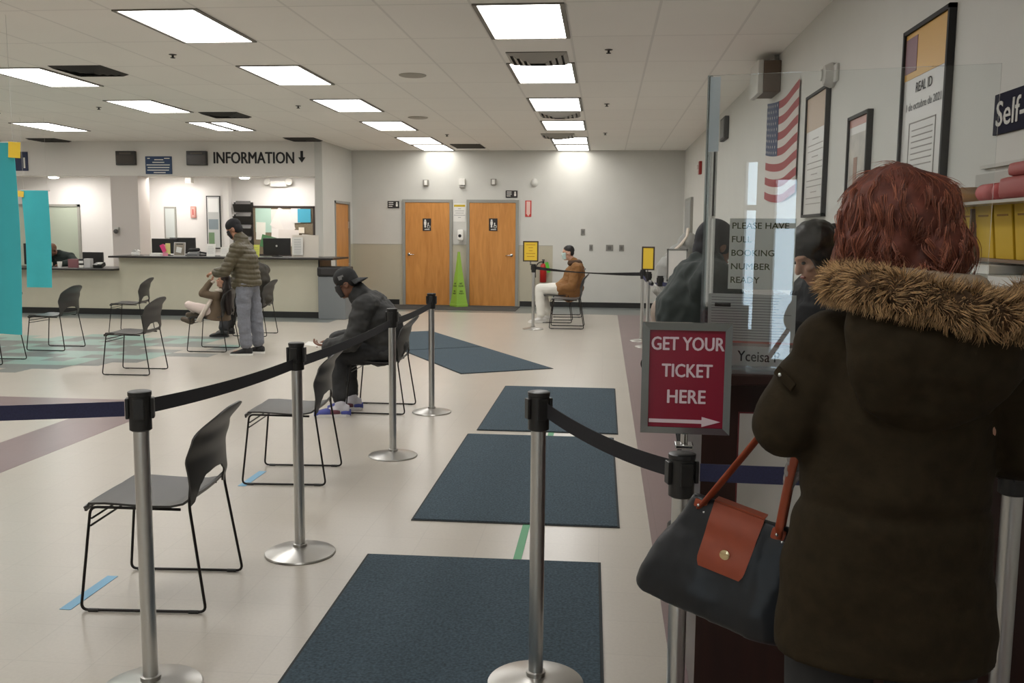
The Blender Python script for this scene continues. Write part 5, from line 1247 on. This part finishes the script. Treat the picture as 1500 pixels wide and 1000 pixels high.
# ---- 9. person in the pale grey hooded coat
def grey_coat():
    B = basis((1, .1, -.35))
    J = Jset(hd=(.80, 9.0, 1.37), B=B, neck=(.70, 9.0, 1.28), shL=(.66, 9.2, 1.20), shR=(.66, 8.8, 1.20), elL=(.72, 9.26, .95), elR=(.74, 8.76, .95), wrL=(.90, 9.14, 1.08), wrR=(.92, 8.86, 1.10),
             hipL=(.60, 9.1, .80), hipR=(.60, 8.9, .80), knL=(.64, 9.1, .44), knR=(.64, 8.9, .44), anL=(.60, 9.1, .1), anR=(.60, 8.9, .1), toeL=(.73, 9.1, .03), toeR=(.73, 8.9, .03))
    o = body('person', 'person in a pale grey coat with a white-trimmed pointed hood behind the white sign', (.6, 9, 0), J, m_skinB, .95)
    pg = mat('pale_grey_coat', (150, 150, 146), .7)
    m = M(); torso(m, J, .05, 1.05, None, 1.0, 1.2); arms(m, J, .04, 1.05, .02); m.loft([((.60, 9.0, .6), V((0, .2, 0)), V((.15, 0, 0))), ((.62, 9.0, 1.1), V((0, .2, 0)), V((.15, 0, 0)))])
    child('coat', fuse(m, .009, 4), pg, o, wrinkle(.012))
    c = J['hd']; m = M(); m.ball(c+V((-.035, 0, .02)), (.115, .12, .135), 20); m.cap(c+V((-.045, 0, .08)), c+V((-.05, 0, .185)), .08, .012); m.cap(c+V((-.05, 0, -.03)), c+V((-.13, 0, -.12)), .11, .13)
    h = child('hood', fuse(m, .008, 3), pg, o)
    m = M(); m.tube([p-V(o.location) for p in (c+V((-.045, -.01, .205)), c+V((-.06, -.08, .10)), c+V((-.13, -.13, .0)), c+V((-.22, -.15, -.10)))], .016, 10); obj('white_trim', m, mat('cream_fleece', (226, 214, 200), .95), h, True)
    m = M().ball(c+V((.035, -.01, .02)), (.085, .105, .105), 18); child('hood_opening', m, mat('hood_shadow', (40, 38, 38), .9), o)  # dark ball for hair and face in shadow inside the hood
    c = J['hd']; m = M(); m.ball(c+B @ V((0, -.02, .03)), (.078, .09, .09), 18, B); child('hair', fuse(m, .008, 2), m_hair, o)
    m = M(); legs(m, J, .02, .95); child('trousers', fuse(m, .01, 3), m_ink, o)
    for x in shoes(o, J, 0, m_black, m_ink): pass
    face_parts(o, J['hd']-o.location, B)
    o.location = (.88, 12.3, 0); o.scale = (1.25, 1.25, 1.04)
grey_coat()
# stroller beside the far right posts
t = thing('stroller', 'folding stroller with a loaded basket beside the far right posts', 'stroller', (.62, 10.4, 0))
for s in (-1, 1):
    obj('side_frame', M().tube(rounded([(-.08, s*.2, 1.02), (-.02, s*.21, .98), (.12, s*.22, .5), (.34, s*.2, .09)], .05), .011).tube([(.12, s*.22, .5), (-.10, s*.22, .09)], .010).tube([(.06, s*.22, .7), (.3, s*.2, .42)], .009), m_brush, t, True)
    for x in (-.10, .34):
        w_ = M().lathe([(.065, -.018), (.085, -.012), (.085, .012), (.065, .018)], (x, s*.24, .085), 24, RX(90)); obj('wheel', w_, m_black, t, 'auto')
obj('handle', M().cap((-.10, -.2, 1.03), (-.10, .2, 1.03), .02, .02, 12), m_black, t, True)
obj('seat_sling', solid(M().grid(lambda a, b: V((.06+.24*a-.05*math.sin(PI*a), (b-.5)*.4, .74-.34*a-.06*math.sin(PI*a))), 10, 6), .006), mat('taupe_sling', (120, 110, 104), .85), t, 'auto')
obj('basket', M().box((.12, 0, .22), (.34, .36, .18), None, .03), mat('grey_basket', (92, 90, 88), .8), t)
tag(obj('carrier_bag', fuse(M().ball((.60, 10.2, .72), (.09, .10, .14), 18).ball((.62, 10.22, .60), (.10, .11, .09), 18), .012, 2), mat('taupe_bag', (150, 136, 124), .7), None, True), 'taupe bag hanging on the stroller handle', 'bag')
# ================================================================= woman in the parka, seen from behind
def woman():
    Yw = 1.75; B = basis((.0, 1, -.12))
    J = Jset(hd=(.535, 1.77, 1.565), B=B, neck=(.54, 1.745, 1.45), shL=(.418, 1.74, 1.375), shR=(.70, 1.74, 1.375), elL=(.345, 1.74, 1.228), elR=(.775, 1.72, 1.20), wrL=(.43, 1.95, 1.20), wrR=(.70, 1.95, 1.16),
             hipL=(.45, 1.75, .90), hipR=(.63, 1.75, .90), knL=(.44, 1.77, .48), knR=(.64, 1.77, .48), anL=(.44, 1.75, .1), anR=(.64, 1.75, .1), toeL=(.42, 1.89, .03), toeR=(.66, 1.89, .03))
    o = body('person', 'woman with curly red hair and a fur-hooded olive parka standing at the counter', (.54, 1.75, 0), J, m_skinC, .98, None, {'L': ((.6, .75, .1), (0, 0, -1), .95, .6, -1), 'R': ((-.6, .75, .1), (0, 0, -1), .95, .6, 1)}, .0055)
    face_parts(o, J['hd']-o.location, B)
    pk = mat('dark_olive_parka', (46, 38, 25), .85, spec=.15, noise_amt=.18, scale=35, bump=.25)
    m = M()
    m.loft([((.542, 1.75, .79), V((.205, 0, 0)), V((0, .135, 0))), ((.542, 1.75, .95), V((.192, 0, 0)), V((0, .132, 0))), ((.547, 1.75, 1.10), V((.172, 0, 0)), V((0, .130, 0))), ((.545, 1.745, 1.25), V((.168, 0, 0)), V((0, .14, 0))), ((.542, 1.745, 1.36), V((.150, 0, 0)), V((0, .13, 0))), ((.542, 1.745, 1.43), V((.105, 0, 0)), V((0, .085, 0)))], 36)
    for s, sg in (('L', -1), ('R', 1)):
        m.chain([J['sh'+s]+V((-sg*.03, 0, .0)), J['sh'+s].lerp(J['el'+s], .5)+V((sg*.0, 0, 0)), J['el'+s], J['wr'+s]-V((0, .03, 0))], [.066, .064, .064, .050])
        m.cap((.542, 1.745, 1.385), J['sh'+s], .08, .07)
    me = fuse(m, .0075, 5)
    def wr(p, n):
        a = .005*noise.noise(V((p.x*14, p.y*10, p.z*20)))+.008*noise.noise(V((p.x*6, p.y*6, p.z*8)))
        a -= .007*math.exp(-((p.z-1.085)/.016)**2)*(1 if .36 < p.x < .72 else 0)      # drawn waist
        return a
    child('parka', me, pk, o, wr)
    # hood lying down the back, a deep U-shaped bag under the fur
    m = M(); m.loft([((.55, 1.635, 1.245), V((.05, 0, 0)), V((0, .022, 0))), ((.55, 1.62, 1.28), V((.105, 0, 0)), V((0, .040, 0))), ((.562, 1.61, 1.345), V((.142, 0, 0)), V((0, .060, 0))), ((.57, 1.615, 1.42), V((.160, 0, 0)), V((0, .072, 0))), ((.575, 1.64, 1.48), V((.155, 0, 0)), V((0, .06, 0)))], 32)
    child('hood', fuse(m, .007, 4), pk, o, wrinkle(.009, (12, 12, 12), .003))
    # sleeve tab with a snap
    m = M().box((.328, 1.69, 1.322), (.05, .006, .018), RZ(-50) @ RY(35), .003); tb = child('sleeve_tab', m, pk, o); obj('snap', M().ball(V((.318, 1.684, 1.329))-o.location, .004, 8), m_chrome, tb, True)
    # fur trim: a soft roll along the hood edge with many tufts
    path = [(.405, 1.70, 1.490), (.412, 1.64, 1.496), (.44, 1.590, 1.492), (.49, 1.565, 1.482), (.56, 1.555, 1.466), (.63, 1.555, 1.452), (.69, 1.57, 1.452), (.745, 1.60, 1.458), (.77, 1.67, 1.462), (.745, 1.75, 1.47)]
    path = [V(p) for p in path]; fine = []
    for i in range(len(path)-1):
        for t in (0, .25, .5, .75): fine.append(path[i].lerp(path[i+1], t))
    fine.append(path[-1]); rad = [.029+.007*math.sin(PI*i/(len(fine)-1))+.004*noise.noise(p*30) for i, p in enumerate(fine)]
    mf1 = mat('fur_brown', (78, 56, 34), .9, noise_amt=.55, scale=45)
    core = child('fur_trim', fuse(M().chain(fine, [r_*.84 for r_ in rad]), .008, 2), mf1, o)
    random.seed(21); L = V(o.location); hairs = M()
    def strand(m, p, d, ln, r, bend, n=3, seg=3):
        pts = []; q = V(p); dd = V(d).normalized()
        for i in range(seg+1):
            pts.append(q.copy()); dd = (dd+bend*(1/seg)).normalized(); q = q+dd*(ln/seg)
        m.tube(pts, [r*(1-i/seg*.85) for i in range(seg+1)], n)
    for k in range(13000):
        i = random.randrange(len(fine)-1); c = fine[i].lerp(fine[i+1], random.random()); t = (fine[i+1]-fine[i]).normalized()
        v = V((random.gauss(0, 1), random.gauss(0, 1), random.gauss(0, 1))); v = (v-t*(v.dot(t) if random.random() > .35 else 0)).normalized()
        if v.y > .6 and v.z < 0: continue
        p = c+v*rad[i]*.9-L; cl = noise.noise((c+v*.03)*38); c2 = noise.noise((c+v*.03)*38+V((9, 4, 1)))
        strand(hairs, p, v*1.0+t*1.1*cl+V((0, 0, .6*c2)), random.uniform(.011, .024)*(1+.3*cl), .0009, t*1.6*c2+v*-.25+V((0, 0, -.4+1.0*cl)), 3, 4)
    mf2 = bpy.data.materials.new('fur_tufts'); mf2.use_nodes = True; nt = mf2.node_tree; b_ = nt.nodes['Principled BSDF']; b_.inputs['Roughness'].default_value = .8
    gm = nt.nodes.new('ShaderNodeNewGeometry'); rp = nt.nodes.new('ShaderNodeValToRGB'); rp.color_ramp.elements[0].color = (*lin((84, 58, 36)), 1); rp.color_ramp.elements[1].color = (*lin((236, 194, 140)), 1)
    nt.links.new(gm.outputs['Random Per Island'], rp.inputs['Fac']); nt.links.new(rp.outputs['Color'], b_.inputs['Base Color'])
    q = obj('fur_tufts', hairs.mesh('fur_tufts'), mf2, core, True); q['kind'] = 'stuff'
    # pale collar showing above the fur, dark scarf
    m = M(); m.tube([V((.47, 1.70, 1.495)), V((.50, 1.665, 1.505)), V((.56, 1.655, 1.500)), V((.62, 1.665, 1.494)), V((.66, 1.71, 1.49))], .022, 10); child('collar', fuse(m, .006, 2), mat('beige_fleece', (170, 152, 132), .9, bump=.5, scale=120), o)
    m = M(); m.chain([(.47, 1.74, 1.50), (.50, 1.69, 1.512), (.56, 1.68, 1.506), (.61, 1.71, 1.502), (.62, 1.76, 1.50)], [.022]*5); child('scarf', fuse(m, .006, 2), mat('black_scarf', (30, 28, 30), .9), o)
    # trousers and shoes
    m = M(); legs(m, J, .006, 1.0, .02); m.ball((.54, 1.75, .88), (.165, .10, .10), 18); child('trousers', fuse(m, .009, 3), mat('black_trousers', (34, 34, 35), .8), o)
    for x in shoes(o, J, 0, m_black, m_ink): pass
    # hair: layered short curls over a full base
    c = J['hd']+V((-.002, -.005, .02)); m = M()
    m.ball(c+V((0, -.004, .02)), (.092, .102, .098), 26); m.ball(c+V((-.03, -.03, -.03)), (.066, .075, .065), 20); m.ball(c+V((.035, -.03, -.03)), (.066, .075, .068), 20); m.ball(c+V((-.0, -.055, -.07)), (.050, .042, .045), 18); m.ball(c+V((.045, .03, -.03)), (.05, .06, .07), 16); m.ball(c+V((-.045, .03, -.03)), (.05, .06, .07), 16)
    mh = mat('red_hair', (104, 54, 41), .7, noise_amt=.4, scale=40)
    base_ = fuse(m, .007, 4); hair = child('hair', base_, mh, o, lambda p, n: .006+wrinkle(.009, (26, 26, 22), .004)(p, n))
    # keep curls off the face
    src = [(v.co.copy()+L, v.normal.copy()) for v in hair.data.vertices]; random.seed(4); hs = M(); crown = c+V((.01, .01, .10))
    for k in range(8500):
        p, n = src[random.randrange(len(src))]
        if p.y > c.y+.06 and p.z < c.z+.03: continue
        away = (p-crown); dn = (away-n*away.dot(n)); dn = dn.normalized() if dn.length > 1e-4 else V((0, -1, 0))
        sd = n.cross(dn); low = max(0., min(1., (c.z+.03-p.z)/.12))
        g = V((round(p.x*34), round(p.y*34), round(p.z*34))); cw = noise.noise(p*22); ph = noise.noise(p*13)*7
        ln = random.uniform(.035, .06); A = .0035+.010*low; pts = []; N = 8
        for i in range(N+1):
            u = i/N
            pts.append(p-L-n*.004+dn*(ln*u*(1-.35*low*u))+sd*(A*math.sin(ph+u*5.2)*(.4+u)+cw*(.005+.012*low)*u)+n*((.002+.012*low)*math.sin(ph*.6+u*4)*u+.003*u+.002*low*u*u-.017*u*u*(1-low)))
        hs.tube(pts, [.00085*(1-.75*i/N) for i in range(N+1)], 3)
    def path_at(p, n, ln, hr, turns, ph0, drop):
        away = p-crown; dn = away-n*away.dot(n); dn = dn.normalized() if dn.length > 1e-4 else V((0, -1, 0)); dn = (dn+V((0, 0, -.3))).normalized()
        sd = n.cross(dn).normalized(); out = []
        for i in range(13):
            u = i/12; a = ph0+turns*2*PI*u
            out.append(p-L+dn*(ln*u*.8)+sd*hr*math.sin(a)*(.3+.7*u)+n*(.004+hr*(1-math.cos(a))*.6*(.3+.7*u)-ln*ln*u*u*4.0)+V((0, 0, -drop*u*u)))
        return out
    for k in range(330):                                          # locks of curl
        p, n = src[random.randrange(len(src))]
        if p.y > c.y+.05 and p.z < c.z+.04: continue
        if p.z > c.z+.085: continue
        low = max(0., min(1., (c.z+.05-p.z)/.12)); ph0 = random.uniform(0, 6.28)
        base_p = path_at(p, n, random.uniform(.05, .075), .006+.006*low, random.choice((-1, 1))*random.uniform(.6, 1.1), ph0, .01)
        for q in range(15):
            off = V((random.gauss(0, .0026), random.gauss(0, .0026), random.gauss(0, .0026))); e = random.randint(9, 13)
            hs.tube([b_+off*(1-.3*i/12) for i, b_ in enumerate(base_p[:e])], [.00085*(1-.75*i/(e-1)) for i in range(e)], 3)
    for k in range(260):                                          # loose flicked curls at the right side
        p = c+V((.085+random.uniform(-.02, .015), random.uniform(-.05, .04), random.uniform(-.09, .03)))-L
        a = random.uniform(0, 2*PI); pts = []; r = random.uniform(.010, .02)
        for i in range(9):
            an = -1.2+i*.42; pts.append(p+V((r*math.sin(an)*1.0+.004*i*.3, r*.3*math.sin(a+an), -r*1.6*math.cos(an)-.003*i)))
        hs.tube(pts, .0007, 3)
    mh2 = bpy.data.materials.new('red_curls'); mh2.use_nodes = True; nt = mh2.node_tree; b_ = nt.nodes['Principled BSDF']; b_.inputs['Roughness'].default_value = .42
    gm = nt.nodes.new('ShaderNodeNewGeometry'); rp = nt.nodes.new('ShaderNodeValToRGB'); rp.color_ramp.elements[0].color = (*lin((88, 44, 34)), 1); rp.color_ramp.elements[1].color = (*lin((184, 112, 84)), 1)
    nt.links.new(gm.outputs['Random Per Island'], rp.inputs['Fac']); nt.links.new(rp.outputs['Color'], b_.inputs['Base Color'])
    q = obj('curls', hs.mesh('curls'), mh2, hair, True); q['kind'] = 'stuff'
woman()

# ---- handbag on her left forearm
def handbag():
    A = V((.092, 2.08, .0)); Bp = V((.425, 1.945, .0)); tl = math.radians(13); d = (Bp-A).normalized(); n = V((-d.y, d.x, 0)); n = -n if n.y > 0 else n   # n points to the viewer
    W = (Bp-A).length; cx = (A+Bp)/2
    t = thing('handbag', 'black tote handbag with brown leather flap and handles on the arm of the woman', 'handbag', (cx.x, cx.y, .745))
    R = Matrix((d, n, V((0, 0, 1)))).transposed() @ Matrix(((math.cos(tl), 0, math.sin(tl)), (0, 1, 0), (-math.sin(tl), 0, math.cos(tl)))); Q = lambda x, y, z: R @ V((x, y, z))
    m = M()
    for (z, w, dep) in (): pass
    rings_ = [(.0, W/2-.006, .058), (.012, W/2, .070), (.05, W/2-.004, .070), (.12, W/2-.022, .052), (.19, W/2-.05, .030), (.245, W/2-.070, .012)]
    vs = []; N = 40
    lo = []
    for z, w, dep in rings_:
        for k in range(N):
            a = 2*PI*k/N; e = .45; x = w*math.copysign(abs(math.cos(a))**e, math.cos(a)); y = dep*math.copysign(abs(math.sin(a))**e, math.sin(a)); vs.append(Q(x, y, z))
    fs = []
    for i in range(len(rings_)-1):
        for k in range(N): j = (k+1) % N; fs.append((i*N+k, i*N+j, (i+1)*N+j, (i+1)*N+k))
    fs.append(list(range(N))[::-1]); fs.append([(len(rings_)-1)*N+k for k in range(N)])
    m.add(vs, fs); me = fuse(m, .006, 3); displace(me, wrinkle(.006, (16, 16, 9), .002)); obj('bag_body', me, mat('black_nylon', (17, 20, 25), .42, noise_amt=.15, scale=60), t, True)
    tan = mat('tan_leather', (150, 66, 36), .45, noise_amt=.08, scale=30)
    def yz(z): return lerp_tab([(r[0], r[2]) for r in rings_], z)
    def flap(a, b):
        x = (a-.5)*(.112-.008*b); z = .245-.135*b; cr = 0
        if b > .85: x *= 1-.12*((b-.85)/.15)**2
        return Q(x-.005, yz(z)+.004+.0015, z+.003)
    obj('flap', solid(M().grid(flap, 12, 14), .003), tan, t, 'auto')
    obj('flap_top', M().box(Q(-.005, .0, .250), (.112, .03, .004), R), tan, t)
    sn = M().lathe([(.0115, 0), (.011, .003), (.006, .005), (.003, .005)], Q(-.003, yz(.155)+.009, .155), 20, Matrix((R.col[0], R.col[2], n)).transposed()); obj('snap', sn, mat('gold_metal', (226, 204, 160), .2, 1.), t, 'auto')
    cz = .745; arm = V((.382, 1.825, 1.205)); o_ = V((cx.x, cx.y, cz))
    for sd, off in ((1, .005), (-1, -.005)):
        pl = Q(-.088, sd*.014, .222)+o_; pr = Q(.086, sd*.014, .222)+o_
        top = arm+V((0, 0, .045))+n*off
        pts = [pl, pl.lerp(top, .5)+V((-.012, 0, .0)), top+V((-.03, .0, -.012)), top, top+V((.015, -.005, -.02)), pr.lerp(top, .5)+V((.006, 0, 0)), pr]
        fine = []
        for i in range(len(pts)-1):
            for q in range(4):
                p0, p1, p2, p3 = pts[max(i-1, 0)], pts[i], pts[i+1], pts[min(i+2, len(pts)-1)]; u = q/4
                fine.append(.5*((2*p1)+(p2-p0)*u+(2*p0-5*p1+4*p2-p3)*u*u+(3*p1-p0-3*p2+p3)*u**3))
        fine.append(pts[-1])
        obj('handle', M().tube([p-o_ for p in fine], .0045, 10, .0115), tan, t, True)
        for p in (pl, pr):
            obj('rivet', M().ball(p-o_+n*.010+V((.0, 0, .008)), .0042, 10).ball(p-o_+n*.010+V((.012, 0, -.008)), .0042, 10), m_chrome, t, True)
            obj('handle_tab', M().box(p-o_+V((0, 0, 0)), (.03, .010, .036), R, .004), tan, t)
    wrp = M().chain([fine[-4]-o_+n*.004, fine[-5]-o_+n*.004, fine[-7]-o_], [.009, .017, .012]); me = fuse(wrp, .004, 1); displace(me, wrinkle(.006, (60, 60, 40)))
    obj('plastic_wrap', me, mat('clear_plastic', (214, 214, 214), .12, trans=.5), t, False)
handbag()
